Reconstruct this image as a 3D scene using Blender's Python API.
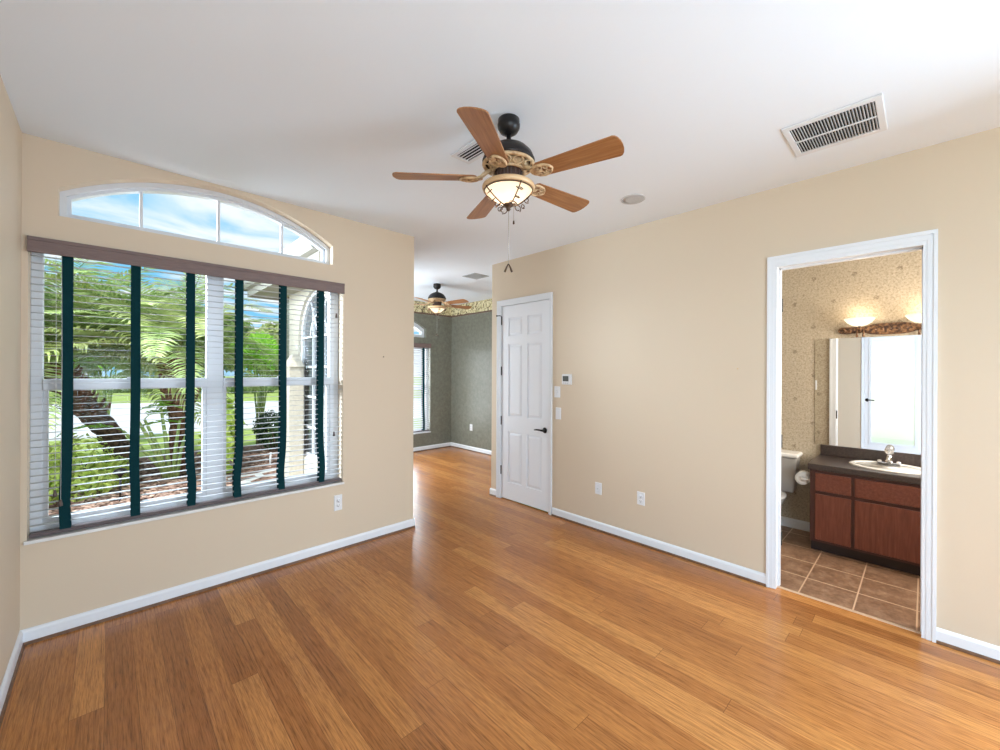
import bpy, bmesh, math, random
from mathutils import Vector, Matrix
from mathutils.geometry import tessellate_polygon
random.seed(7)
SC = bpy.context.scene
for o in list(bpy.data.objects): bpy.data.objects.remove(o)
COL = SC.collection
R = math.radians
PI = math.pi

# ------------------------------------------------------------------ camera, sky, sun, lights, exposure
XL, XB, YA, ZC = -0.36, 3.466, 3.521, 2.888          # left wall, door wall, window wall, ceiling
YBK = -5.00                                          # wall behind the camera
XF, YF = 5.08, 6.74                                  # far room: right wall, back wall
XW = 2.186                                           # end of the window wall
XM = 4.95                                            # mirror wall of the bathroom
EYE = 1.56
a = 0.8062; roll = 0.0045
fwd = Vector((math.cos(a), math.sin(a), 0)); right = Vector((math.sin(a), -math.cos(a), 0)); up = Vector((0, 0, 1))
r2 = right*math.cos(roll) + up*math.sin(roll); u2 = up*math.cos(roll) - right*math.sin(roll)
cam_d = bpy.data.cameras.new('camera'); cam = bpy.data.objects.new('camera', cam_d); COL.objects.link(cam)
cam.matrix_world = Matrix(((r2.x, u2.x, -fwd.x, 0), (r2.y, u2.y, -fwd.y, 0), (r2.z, u2.z, -fwd.z, EYE), (0, 0, 0, 1)))
cam_d.sensor_width = 36; cam_d.lens = 36*407.2/1000
cam_d.shift_y = -4.36/1000
cam_d.clip_start = 0.02; cam_d.clip_end = 300
SC.camera = cam
SC.view_settings.view_transform = 'Standard'; SC.view_settings.look = 'None'
SC.view_settings.exposure = 0.93; SC.view_settings.gamma = 1.0; SC.view_settings.use_curve_mapping = False

W = bpy.data.worlds.new('sky'); SC.world = W; W.use_nodes = True
nt = W.node_tree; nt.nodes.clear()
def wn(t, **k):
    n = nt.nodes.new(t)
    for q, v in k.items(): setattr(n, q, v)
    return n
tc = wn('ShaderNodeTexCoord'); sp = wn('ShaderNodeSeparateXYZ'); nt.links.new(tc.outputs['Generated'], sp.inputs[0])
mz = wn('ShaderNodeMath', operation='MAXIMUM'); nt.links.new(sp.outputs['Z'], mz.inputs[0]); mz.inputs[1].default_value = 0.05
dx = wn('ShaderNodeMath', operation='DIVIDE'); nt.links.new(sp.outputs['X'], dx.inputs[0]); nt.links.new(mz.outputs[0], dx.inputs[1])
dy = wn('ShaderNodeMath', operation='DIVIDE'); nt.links.new(sp.outputs['Y'], dy.inputs[0]); nt.links.new(mz.outputs[0], dy.inputs[1])
cb = wn('ShaderNodeCombineXYZ'); nt.links.new(dx.outputs[0], cb.inputs[0]); nt.links.new(dy.outputs[0], cb.inputs[1])
ns = wn('ShaderNodeTexNoise'); mpv = wn('ShaderNodeMapping'); nt.links.new(cb.outputs[0], mpv.inputs['Vector']); mpv.inputs['Location'].default_value = (1.6, 2.5, 0)
nt.links.new(mpv.outputs[0], ns.inputs['Vector'])
ns.inputs['Scale'].default_value = 0.9; ns.inputs['Detail'].default_value = 7; ns.inputs['Roughness'].default_value = 0.55
ns.inputs['Distortion'].default_value = 0.5
cr = wn('ShaderNodeValToRGB'); nt.links.new(ns.outputs['Fac'], cr.inputs[0])
cr.color_ramp.elements[0].position = 0.40; cr.color_ramp.elements[0].color = (0, 0, 0, 1)
cr.color_ramp.elements[1].position = 0.56; cr.color_ramp.elements[1].color = (1, 1, 1, 1)
sky = wn('ShaderNodeMixRGB'); nt.links.new(cr.outputs[0], sky.inputs[0])
sky.inputs[1].default_value = (0.22, 0.58, 0.86, 1); sky.inputs[2].default_value = (0.90, 0.94, 0.97, 1)
bg = wn('ShaderNodeBackground'); nt.links.new(sky.outputs[0], bg.inputs[0]); bg.inputs[1].default_value = 0.60
wo = wn('ShaderNodeOutputWorld'); nt.links.new(bg.outputs[0], wo.inputs[0])

def light(name, kind, loc, energy, color=(1, 1, 1), aim=None, size=None, radius=None):
    d = bpy.data.lights.new(name, kind); o = bpy.data.objects.new(name, d); COL.objects.link(o)
    o.location = loc; d.energy = energy; d.color = color
    if size: d.shape = 'RECTANGLE'; d.size, d.size_y = size
    if radius is not None: d.shadow_soft_size = radius
    if aim: o.rotation_euler = Vector(aim).to_track_quat('-Z', 'Y').to_euler()
    return o
sun = light('sun', 'SUN', (0, -5, 12), 1.9, (1.0, 0.95, 0.87), aim=(0.32, 0.42, -0.85)); sun.data.angle = R(1.0)
# two fill lamps added behind the camera, at openings made for them
light('side_fill', 'AREA', (XL-0.10, -2.75, 1.20), 95, (0.60, 0.80, 1.0), aim=(0.6, 0.78, -0.35), size=(2.6, 1.6))
light('opposite_fill', 'AREA', (XB+0.05, -1.80, 1.30), 140, (0.63, 0.81, 1.0), aim=(-1, 0.28, -0.55), size=(1.25, 1.8))
light('daylight_front_window', 'AREA', (-1.75, 5.0, 2.95), 340, (0.78, 0.89, 1.0), aim=(1, -0.72, -0.28), size=(1.3, 1.8))
light('daylight_glazed_door', 'AREA', (XL-0.45, 0.40, 1.30), 3.0, (1.0, 0.95, 0.93), aim=(1, 0.1, 0.1), size=(0.8, 2.0))
light('daylight_far_back_window', 'AREA', (3.66, YF+0.45, 1.25), 76, (0.90, 0.95, 1.0), aim=(0, -1, -0.05), size=(1.8, 1.8))
# daylight falling through the far room's side window
light('daylight_far_window', 'AREA', (2.30, 5.5, 1.5), 40, (0.82, 0.92, 1.0), aim=(1, 0.0, -0.05), size=(1.3, 1.9))
light('bath_fill', 'AREA', (4.25, -0.85, 1.7), 25, (1.0, 0.94, 0.86), aim=(0.0, 1, -0.15), size=(0.8, 1.0))  # added fill lamp, standing unseen inside the bathroom

# ------------------------------------------------------------------ node helpers
def mat(name, base=(0.8, 0.8, 0.8), rough=0.5, metal=0.0, spec=0.5, **k):
    m = bpy.data.materials.new(name); m.use_nodes = True
    b = m.node_tree.nodes['Principled BSDF']
    b.inputs['Base Color'].default_value = (*base, 1); b.inputs['Roughness'].default_value = rough
    b.inputs['Metallic'].default_value = metal; b.inputs['Specular IOR Level'].default_value = spec
    for q, v in k.items(): b.inputs[q.replace('_', ' ')].default_value = v
    return m
class NT:
    def __init__(s, m):
        s.t = m.node_tree; s.b = s.t.nodes['Principled BSDF']
        s.out = [n for n in s.t.nodes if n.type == 'OUTPUT_MATERIAL'][0]
    def n(s, t, ins=None, **k):
        x = s.t.nodes.new(t)
        for q, v in k.items(): setattr(x, q, v)
        for q, v in (ins or {}).items():
            if isinstance(v, bpy.types.NodeSocket): s.t.links.new(v, x.inputs[q])
            else: x.inputs[q].default_value = v
        return x
    def m(s, op, a, b=None, c=None):
        ins = {0: a}
        if b is not None: ins[1] = b
        if c is not None: ins[2] = c
        return s.n('ShaderNodeMath', ins, operation=op).outputs[0]
    def ramp(s, fac, stops):
        x = s.n('ShaderNodeValToRGB', {0: fac}); e = x.color_ramp.elements
        while len(e) < len(stops): e.new(0.5)
        for i, (p, c) in enumerate(stops): e[i].position = p; e[i].color = (*c, 1)
        return x.outputs[0]
    def mix(s, f, a, b, blend='MIX'):
        return s.n('ShaderNodeMixRGB', {0: f, 1: a, 2: b}, blend_type=blend).outputs[0]
    def coord(s): return s.n('ShaderNodeTexCoord').outputs['Object']
    def noise(s, v, scale, detail=3, rough=0.5, dist=0):
        return s.n('ShaderNodeTexNoise', {'Vector': v, 'Scale': scale, 'Detail': detail, 'Roughness': rough, 'Distortion': dist}).outputs['Fac']
    def scale(s, v, x, y, z): return s.n('ShaderNodeMapping', {'Vector': v, 'Scale': (x, y, z)}).outputs[0]
    def link(s, a, name): s.t.links.new(a, s.b.inputs[name])
    def bump(s, h, strength=0.2, dist=0.01):
        s.link(s.n('ShaderNodeBump', {'Height': h, 'Strength': strength, 'Distance': dist}).outputs[0], 'Normal')

def noisy(name, c1, c2, scale=8, rough=0.5, bump=0.0, spec=0.5, stretch=(1, 1, 1), lo=0.35, hi=0.65, detail=4, metal=0.0):
    m = mat(name, c1, rough, metal, spec); t = NT(m)
    v = t.scale(t.coord(), *stretch); f = t.noise(v, scale, detail)
    t.link(t.ramp(f, [(lo, c1), (hi, c2)]), 'Base Color')
    if bump: t.bump(f, bump, 0.004)
    return m

def paint(name, c, rough=0.6, bump=0.05, scale=120):
    m = mat(name, c, rough, 0, 0.3); t = NT(m); t.bump(t.noise(t.coord(), scale, 3), bump, 0.002); return m

M = {}
M['wall'] = paint('cream_wall_paint', (0.650, 0.532, 0.398), 0.55, 0.08, 90)
M['ceiling'] = paint('ceiling_paint', (0.83, 0.885, 0.945), 0.8, 0.15, 70)
M['white'] = mat('white_trim_paint', (0.76, 0.775, 0.80), 0.35, 0, 0.4)
M['door'] = mat('white_door_paint', (0.80, 0.81, 0.84), 0.4, 0, 0.4)
M['vinyl'] = mat('white_vinyl', (0.66, 0.67, 0.69), 0.35, 0, 0.4)
M['slat'] = mat('white_slat', (0.50, 0.505, 0.52), 0.4, 0, 0.4)
M['plastic'] = mat('white_plastic', (0.76, 0.76, 0.77), 0.3)
M['dark_plastic'] = mat('slot_grey', (0.05, 0.05, 0.055), 0.5)
M['screen'] = mat('thermostat_screen', (0.11, 0.12, 0.115), 0.15)
M['tape'] = noisy('teal_cloth_tape', (0.003, 0.026, 0.032), (0.005, 0.040, 0.047), 300, 0.9, 0.2, 0.1)
M['valance'] = noisy('taupe_wood_valance', (0.155, 0.105, 0.095), (0.215, 0.150, 0.135), 14, 0.5, 0.05, 0.4, (1, 20, 40))
M['rail'] = mat('dark_taupe_rail', (0.10, 0.075, 0.075), 0.5)
M['cord'] = mat('cord_white', (0.7, 0.7, 0.68), 0.7)
M['tassel'] = mat('tassel_dark', (0.10, 0.07, 0.06), 0.5)
M['bronze'] = mat('dark_bronze', (0.022, 0.019, 0.018), 0.38, 0.5, 0.5)
M['black'] = mat('duct_shade', (0.012, 0.012, 0.012), 0.8)  # black colour standing in for shade up inside the ducts
M['shoe'] = noisy('brown_shoe_wood', (0.105, 0.046, 0.020), (0.17, 0.078, 0.034), 12, 0.4, 0, 0.5, (3, 3, 3))
M['silver'] = mat('brushed_metal', (0.50, 0.49, 0.47), 0.3, 0.9)
M['chrome'] = mat('chrome', (0.85, 0.85, 0.86), 0.06, 1.0)
M['mirror'] = mat('mirror_glass', (0.90, 0.91, 0.90), 0.0, 1.0)
M['ceramic'] = mat('white_ceramic', (0.86, 0.84, 0.80), 0.12, 0, 0.5)
M['toilet'] = mat('shade_toned_ceramic', (0.42, 0.405, 0.38), 0.2, 0, 0.5)  # ceramic darkened to grey for the shade it stands in
M['paper'] = mat('toilet_paper', (0.84, 0.83, 0.80), 0.9)
M['concrete'] = noisy('concrete', (0.48, 0.46, 0.44), (0.58, 0.56, 0.53), 3, 0.9)
M['stucco'] = noisy('cream_stucco', (0.47, 0.42, 0.34), (0.55, 0.49, 0.40), 30, 0.9, 0.3)
M['fascia'] = mat('fascia_beige', (0.34, 0.31, 0.26), 0.6)
M['gutter'] = mat('gutter_aluminium', (0.36, 0.335, 0.30), 0.4, 0.1)
M['shingle'] = noisy('roof_shingle', (0.11, 0.10, 0.115), (0.17, 0.155, 0.17), 25, 0.9, 0.3)
M['bowl_ring'] = mat('cream_gold_ring', (0.72, 0.49, 0.27), 0.4, 0.1)
M['antique'] = noisy('antique_gold_scroll', (0.70, 0.50, 0.29), (0.42, 0.25, 0.13), 35, 0.45, 0.2, 0.4, lo=0.45, hi=0.7)
M['scroll'] = mat('dark_iron_scroll', (0.09, 0.05, 0.03), 0.45, 0.5)
M['reeded'] = mat('reeded_bronze', (0.075, 0.042, 0.032), 0.45, 0.4)

def glass_mat(name, tint=(0.97, 0.99, 1.0), refl=0.002):
    m = mat(name); t = NT(m)
    tr = t.n('ShaderNodeBsdfTransparent', {0: (*tint, 1)}); gl = t.n('ShaderNodeBsdfGlossy', {0: (1, 1, 1, 1), 'Roughness': 0.02})
    mx = t.n('ShaderNodeMixShader', {0: refl, 1: tr.outputs[0], 2: gl.outputs[0]}); t.t.links.new(mx.outputs[0], t.out.inputs[0]); return m
M['glass'] = glass_mat('window_glass')
M['crystal'] = mat('crystal_knob', (0.92, 0.93, 0.95), 0.05, 0, 0.8, Transmission_Weight=0.75)

def lamp_glass(name, col, emit, warm):
    m = mat(name); t = NT(m)
    tl = t.n('ShaderNodeBsdfTranslucent', {0: (*col, 1)}); df = t.n('ShaderNodeBsdfDiffuse', {0: (*col, 1)})
    mx = t.n('ShaderNodeMixShader', {0: 0.6, 1: df.outputs[0], 2: tl.outputs[0]})
    v = t.coord(); n_ = t.noise(v, 14, 3)
    e = t.n('ShaderNodeEmission', {0: t.ramp(n_, [(0.3, warm), (0.7, (1.0, 0.88, 0.72))]), 1: emit})
    ad = t.n('ShaderNodeAddShader', {0: mx.outputs[0], 1: e.outputs[0]}); t.t.links.new(ad.outputs[0], t.out.inputs[0]); return m
M['bowl'] = lamp_glass('alabaster_bowl', (0.17, 0.15, 0.125), 0.36, (1.0, 0.80, 0.58))
M['shade'] = lamp_glass('frosted_shade', (0.5, 0.46, 0.40), 0.5, (1.0, 0.82, 0.58))

# bamboo plank floor: planks run along Y
def plank_mat():
    m = mat('bamboo_floor', (0.4, 0.2, 0.08), 0.24, 0, 0.42); t = NT(m)
    v = t.coord(); s = t.n('ShaderNodeSeparateXYZ', {0: v}); X, Y = s.outputs[0], s.outputs[1]
    wv, L = 0.1135, 1.83
    row = t.m('DIVIDE', t.m('ADD', X, 9.08-0.329), wv); ri = t.m('FLOOR', row); rf = t.m('FRACT', row)
    w1 = t.n('ShaderNodeTexWhiteNoise', {'W': ri}, noise_dimensions='1D').outputs['Value']
    cy = t.m('ADD', t.m('DIVIDE', Y, L), t.m('MULTIPLY', w1, 7.3)); ci = t.m('FLOOR', cy); cf = t.m('FRACT', cy)
    cv = t.n('ShaderNodeCombineXYZ', {0: ri, 1: ci}).outputs[0]
    w2 = t.n('ShaderNodeTexWhiteNoise', {'Vector': cv}, noise_dimensions='2D').outputs['Value']
    base = t.ramp(w2, [(0.0, (0.330, 0.120, 0.032)), (0.4, (0.420, 0.160, 0.042)), (0.8, (0.465, 0.184, 0.049)), (1.0, (0.550, 0.235, 0.068))])
    off = t.n('ShaderNodeCombineXYZ', {0: t.m('MULTIPLY', w2, 31.0), 1: t.m('MULTIPLY', w2, 17.0)}).outputs[0]
    vo = t.n('ShaderNodeVectorMath', {0: v, 1: off}, operation='ADD').outputs[0]
    st = t.noise(t.scale(vo, 105, 2.6, 1), 1.0, 5, 0.65); st2 = t.noise(t.scale(vo, 260, 11, 1), 1.0, 3, 0.6)
    c = t.mix(0.85, base, t.ramp(st, [(0.28, (0.36, 0.30, 0.25)), (0.50, (1.0, 1.0, 1.0)), (0.74, (1.30, 1.30, 1.22))]), 'MULTIPLY')
    c = t.mix(0.70, c, t.ramp(st2, [(0.33, (0.48, 0.42, 0.37)), (0.52, (1.02, 1.02, 1.02)), (0.7, (1.18, 1.18, 1.15))]), 'MULTIPLY')
    ex = t.m('LESS_THAN', t.m('MINIMUM', rf, t.m('SUBTRACT', 1.0, rf)), 0.008)
    ey = t.m('LESS_THAN', t.m('MINIMUM', cf, t.m('SUBTRACT', 1.0, cf)), 0.0007)
    gap = t.m('MAXIMUM', ex, ey)
    c = t.mix(t.m('MULTIPLY', gap, 0.6), c, (0.055, 0.022, 0.008, 1))
    t.link(c, 'Base Color')
    return m
M['floor'] = plank_mat()

def tile_mat():
    m = mat('brown_tile', (0.3, 0.2, 0.13), 0.4, 0, 0.4); t = NT(m); v = t.coord()
    s = t.n('ShaderNodeSeparateXYZ', {0: v}); X, Y = s.outputs[0], s.outputs[1]
    fx = t.m('FRACT', t.m('DIVIDE', t.m('SUBTRACT', X, 3.50-3.2), 0.32)); fy = t.m('FRACT', t.m('DIVIDE', t.m('SUBTRACT', Y, 0.028-5.85), 0.2925))
    gx = t.m('LESS_THAN', t.m('MINIMUM', fx, t.m('SUBTRACT', 1, fx)), 0.017); gy = t.m('LESS_THAN', t.m('MINIMUM', fy, t.m('SUBTRACT', 1, fy)), 0.014)
    g = t.m('MAXIMUM', gx, gy)
    n1 = t.noise(v, 9, 6, 0.65); n2 = t.noise(v, 40, 4)
    c = t.ramp(n1, [(0.3, (0.20, 0.108, 0.060)), (0.52, (0.30, 0.172, 0.102)), (0.72, (0.42, 0.265, 0.165))])
    c = t.mix(0.4, c, t.ramp(n2, [(0.35, (0.7, 0.65, 0.6)), (0.65, (1.15, 1.15, 1.15))]), 'MULTIPLY')
    c = t.mix(g, c, (0.62, 0.42, 0.27, 1)); t.link(c, 'Base Color'); t.bump(t.m('SUBTRACT', n1, g), 0.1, 0.003); return m
M['tile'] = tile_mat()

def sage_mat():      # grey green paper with a leaf border along the top
    m = mat('sage_wallpaper', (0.2, 0.2, 0.16), 0.32, 0, 0.5); t = NT(m); v = t.coord()
    s = t.n('ShaderNodeSeparateXYZ', {0: v}); Z = s.outputs[2]
    n1 = t.noise(v, 16, 6, 0.7); n2 = t.noise(v, 70, 3)
    c = t.ramp(n1, [(0.35, (0.155, 0.150, 0.115)), (0.65, (0.215, 0.212, 0.170))])
    c = t.mix(0.3, c, t.ramp(n2, [(0.4, (0.75, 0.75, 0.72)), (0.6, (1.1, 1.1, 1.1))]), 'MULTIPLY')
    b0 = t.noise(v, 7.5, 3, 0.6, 2.2); vo = t.n('ShaderNodeTexVoronoi', {'Vector': v, 'Scale': 11.0}, feature='DISTANCE_TO_EDGE').outputs['Distance']
    b = t.ramp(b0, [(0.38, (0.075, 0.045, 0.030)), (0.43, (0.56, 0.48, 0.25)), (0.53, (0.78, 0.70, 0.45)), (0.61, (0.62, 0.54, 0.29)), (0.66, (0.16, 0.13, 0.07))])
    b = t.mix(t.m('LESS_THAN', vo, 0.03), b, (0.20, 0.14, 0.06, 1))
    ed = t.m('LESS_THAN', t.m('ABSOLUTE', t.m('SUBTRACT', Z, 2.665)), 0.014)
    b = t.mix(ed, b, (0.13, 0.07, 0.05, 1))
    inb = t.m('GREATER_THAN', Z, 2.65)
    t.link(t.mix(inb, c, b), 'Base Color'); t.bump(n1, 0.12, 0.004)
    t.link(t.m('ADD', t.m('MULTIPLY', inb, 0.3), 0.34), 'Roughness'); return m
M['sage'] = sage_mat()

def paper_mat():     # tan mottled paper with small sprig motifs in staggered rows
    m = mat('tan_wallpaper', (0.5, 0.4, 0.28), 0.6, 0, 0.3); t = NT(m); v = t.coord()
    s = t.n('ShaderNodeSeparateXYZ', {0: v}); Y, Z = s.outputs[1], s.outputs[2]
    n1 = t.noise(t.scale(v, 1, 1, 1), 62, 5, 0.75); n2 = t.noise(v, 90, 3, 0.6)
    c = t.ramp(n1, [(0.32, (0.30, 0.245, 0.178)), (0.47, (0.48, 0.405, 0.30)), (0.64, (0.58, 0.50, 0.385))])
    c = t.mix(0.35, c, t.ramp(n2, [(0.35, (0.76, 0.73, 0.68)), (0.6, (1.08, 1.08, 1.06))]), 'MULTIPLY')
    ru = t.m('DIVIDE', Z, 0.235); rI = t.m('FLOOR', ru)
    au = t.m('ADD', t.m('DIVIDE', Y, 0.30), t.m('MULTIPLY', t.m('MODULO', rI, 2.0), 0.5))
    dy_ = t.m('MULTIPLY', t.m('SUBTRACT', t.m('FRACT', au), 0.5), 0.30); dz_ = t.m('MULTIPLY', t.m('SUBTRACT', t.m('FRACT', ru), 0.5), 0.235)
    d = t.m('SQRT', t.m('ADD', t.m('MULTIPLY', dy_, dy_), t.m('MULTIPLY', dz_, dz_)))
    spot = t.m('MULTIPLY', t.m('LESS_THAN', d, 0.019), t.m('GREATER_THAN', t.noise(v, 75, 1), 0.43))
    c = t.mix(t.m('MULTIPLY', spot, 0.45), c, (0.115, 0.075, 0.045, 1)); t.link(c, 'Base Color'); t.bump(n1, 0.1, 0.003); return m
M['tan'] = paper_mat()

def wood(name, c1, c2, c3, stretch, rough=0.35):
    m = mat(name, c1, rough, 0, 0.5); t = NT(m); v = t.scale(t.coord(), *stretch)
    n1 = t.noise(v, 1.0, 5, 0.6, 0.6)
    t.link(t.ramp(n1, [(0.3, c1), (0.5, c2), (0.72, c3)]), 'Base Color'); t.bump(n1, 0.06, 0.002); return m
M['blade'] = wood('oak_blade', (0.230, 0.090, 0.028), (0.330, 0.140, 0.046), (0.42, 0.20, 0.075), (4, 60, 10), 0.38)
M['cherry'] = wood('cherry_cabinet', (0.122, 0.032, 0.018), (0.165, 0.046, 0.026), (0.21, 0.066, 0.038), (60, 60, 5), 0.3)
M['cherry_h'] = wood('cherry_drawer', (0.122, 0.032, 0.018), (0.165, 0.046, 0.026), (0.21, 0.066, 0.038), (60, 5, 60), 0.3)
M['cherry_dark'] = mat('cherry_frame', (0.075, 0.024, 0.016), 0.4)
M['counter'] = noisy('brown_laminate', (0.036, 0.025, 0.022), (0.066, 0.047, 0.040), 90, 0.28, 0, 0.5)
M['carved'] = noisy('carved_bronze_wood', (0.05, 0.022, 0.012), (0.30, 0.155, 0.07), 55, 0.4, 0.5, 0.5, lo=0.40, hi=0.68)

# outdoors
def leaf(name, c1, c2, rough=0.5):
    m = mat(name, c1, rough, 0, 0.4); t = NT(m); n1 = t.noise(t.coord(), 9, 3)
    col = t.ramp(n1, [(0.35, c1), (0.65, c2)]); t.link(col, 'Base Color')
    tl = t.n('ShaderNodeBsdfTranslucent', {0: col}); mx = t.n('ShaderNodeMixShader', {0: 0.42, 1: t.b.outputs[0], 2: tl.outputs[0]})
    t.t.links.new(mx.outputs[0], t.out.inputs[0]); return m
M['frond'] = leaf('palm_frond', (0.24, 0.36, 0.10), (0.52, 0.62, 0.27))
M['frond2'] = leaf('palm_frond_yellow', (0.36, 0.44, 0.13), (0.62, 0.66, 0.32))
M['bright'] = leaf('bright_leaf', (0.20, 0.46, 0.04), (0.42, 0.70, 0.10))
M['lime'] = leaf('lime_shrub', (0.42, 0.56, 0.09), (0.76, 0.84, 0.26))
M['dark_leaf'] = leaf('dark_leaf', (0.025, 0.06, 0.018), (0.07, 0.13, 0.04))
M['mid_leaf'] = leaf('mid_leaf', (0.20, 0.30, 0.11), (0.44, 0.53, 0.25))
M['stem'] = noisy('green_stem', (0.20, 0.30, 0.08), (0.36, 0.42, 0.15), 20, 0.7)
M['bark'] = noisy('palm_bark', (0.055, 0.036, 0.026), (0.20, 0.125, 0.085), 22, 0.9, 0.8, 0.2)
M['boot'] = noisy('red_brown_boots', (0.10, 0.045, 0.030), (0.32, 0.165, 0.11), 28, 0.9, 0.8, 0.2)
M['mulch'] = noisy('mulch_soil', (0.075, 0.040, 0.028), (0.36, 0.215, 0.165), 24, 0.95, 0.8, 0.1, detail=6, lo=0.38, hi=0.62)
M['chip'] = noisy('mulch_chip', (0.14, 0.07, 0.05), (0.66, 0.45, 0.36), 9, 0.95, 0, 0.1)
M['lawn'] = noisy('lawn_grass', (0.26, 0.36, 0.085), (0.44, 0.52, 0.17), 5, 0.95, 0.3, 0.1, detail=8)
M['road'] = noisy('pale_road', (0.62, 0.62, 0.64), (0.74, 0.74, 0.75), 2, 0.9)

# ------------------------------------------------------------------ mesh helpers
class MB:
    def __init__(s): s.v = []; s.f = []; s.sm = []; s.mi = []; s.cur = 0
    def add(s, vs, fs, smooth=False):
        o = len(s.v); s.v += [tuple(p) for p in vs]; s.f += [tuple(i+o for i in q) for q in fs]
        s.sm += [smooth]*len(fs); s.mi += [s.cur]*len(fs); return s
    def box(s, x0, x1, y0, y1, z0, z1):
        v = [(x, y, z) for z in (z0, z1) for y in (y0, y1) for x in (x0, x1)]
        return s.add(v, [(0, 2, 3, 1), (4, 5, 7, 6), (0, 1, 5, 4), (2, 6, 7, 3), (0, 4, 6, 2), (1, 3, 7, 5)])
    def frustum(s, x0, x1, z0, z1, y0, y1, ins):   # raised field growing along +y
        v = [(x0, y0, z0), (x1, y0, z0), (x1, y0, z1), (x0, y0, z1), (x0+ins, y1, z0+ins), (x1-ins, y1, z0+ins), (x1-ins, y1, z1-ins), (x0+ins, y1, z1-ins)]
        return s.add(v, [(0, 1, 2, 3), (4, 5, 6, 7), (0, 1, 5, 4), (1, 2, 6, 5), (2, 3, 7, 6), (3, 0, 4, 7)])
    def plate(s, loops, d0, d1, f):                # polygon with holes, thickened from d0 to d1; f maps (u, v, d) to a point
        tris = tessellate_polygon([[Vector((p[0], p[1], 0)) for p in lp] for lp in loops])
        flat = [p for lp in loops for p in lp]; n = len(flat)
        vs = [f(p[0], p[1], d0) for p in flat] + [f(p[0], p[1], d1) for p in flat]
        fs = [tuple(t) for t in tris] + [tuple(i+n for i in t) for t in tris]; k = 0
        for lp in loops:
            m = len(lp)
            for i in range(m): fs.append((k+i, k+(i+1) % m, k+(i+1) % m+n, k+i+n))
            k += m
        return s.add(vs, fs)
    def lathe(s, prof, c=(0, 0, 0), seg=32, sx=1, sy=1, smooth=True, axis='z'):
        vs = []; fs = []; n = len(prof)
        for i in range(seg):
            A = 2*PI*i/seg
            for r, z in prof:
                x, y = r*math.cos(A)*sx, r*math.sin(A)*sy
                p = {'z': (x, y, z), 'y': (x, z, y), 'x': (z, x, y)}[axis]
                vs.append((c[0]+p[0], c[1]+p[1], c[2]+p[2]))
        for i in range(seg):
            j = (i+1) % seg
            for k in range(n-1): fs.append((i*n+k, j*n+k, j*n+k+1, i*n+k+1))
        if prof[0][0] > 1e-6: fs.append(tuple(i*n for i in range(seg)))
        if prof[-1][0] > 1e-6: fs.append(tuple(i*n+n-1 for i in range(seg)))
        return s.add(vs, fs, smooth)
    def ring(s, prof, c=(0, 0, 0), seg=40, sx=1, sy=1):   # closed profile swept round
        vs = []; fs = []; n = len(prof)
        for i in range(seg):
            A = 2*PI*i/seg
            for r, z in prof: vs.append((c[0]+r*math.cos(A)*sx, c[1]+r*math.sin(A)*sy, c[2]+z))
        for i in range(seg):
            j = (i+1) % seg
            for k in range(n): fs.append((i*n+k, j*n+k, j*n+(k+1) % n, i*n+(k+1) % n))
        return s.add(vs, fs, True)
    def tube(s, pts, r, seg=8, close=False):
        pts = [Vector(p) for p in pts]; n = len(pts); rr = r if isinstance(r, (list, tuple)) else [r]*n
        vs = []; fs = []; prev = None
        for i, p in enumerate(pts):
            if close: d = pts[(i+1) % n]-pts[i-1]
            else: d = pts[min(i+1, n-1)]-pts[max(i-1, 0)]
            d.normalize()
            if prev is None:
                u = d.orthogonal().normalized()
            else:
                u = (prev-d*prev.dot(d))
                u = u.normalized() if u.length > 1e-6 else d.orthogonal().normalized()
            prev = u; w = d.cross(u)
            for k in range(seg):
                A = 2*PI*k/seg; vs.append(p+(u*math.cos(A)+w*math.sin(A))*rr[i])
        for i in range(n if close else n-1):
            j = (i+1) % n
            for k in range(seg): fs.append((i*seg+k, i*seg+(k+1) % seg, j*seg+(k+1) % seg, j*seg+k))
        if not close: fs += [tuple(range(seg)), tuple(range((n-1)*seg, n*seg))]
        return s.add(vs, fs, True)
    def ball(s, c, rx, ry=None, rz=None, seg=12):
        ry = ry or rx; rz = rz or rx
        k = seg//2
        return s.lathe([(max(math.sin(PI*i/k), 0)*1.0*rx, -math.cos(PI*i/k)*rz) for i in range(k+1)], c, seg, 1, ry/rx)
    def sweep(s, prof, path, f=None):               # open path of (x,y) on plan, prof of (offset, z): mitre-free straight run
        (x0, y0), (x1, y1) = path; d = Vector((x1-x0, y1-y0)); d.normalize(); nrm = Vector((-d.y, d.x)); n = len(prof)
        vs = [(x0+nrm.x*o, y0+nrm.y*o, z) for o, z in prof]+[(x1+nrm.x*o, y1+nrm.y*o, z) for o, z in prof]
        return s.add(vs, [(k, (k+1) % n, (k+1) % n+n, k+n) for k in range(n)]+[tuple(range(n)), tuple(range(n, 2*n))])
    def build(s, name, mats, parent=None, bevel=0, recalc=True):
        me = bpy.data.meshes.new(name); me.from_pydata(s.v, [], s.f)
        for m in (mats if isinstance(mats, (list, tuple)) else [mats]): me.materials.append(m)
        me.polygons.foreach_set('use_smooth', s.sm); me.polygons.foreach_set('material_index', s.mi)
        if recalc:
            b = bmesh.new(); b.from_mesh(me); bmesh.ops.remove_doubles(b, verts=b.verts, dist=1e-5)
            bmesh.ops.recalc_face_normals(b, faces=b.faces); b.to_mesh(me); b.free()
        me.update(); o = bpy.data.objects.new(name, me); COL.objects.link(o)
        if parent: o.parent = parent
        if bevel:
            q = o.modifiers.new('bevel', 'BEVEL'); q.width = bevel; q.segments = 2; q.limit_method = 'ANGLE'; q.angle_limit = R(50)
        return o

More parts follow.
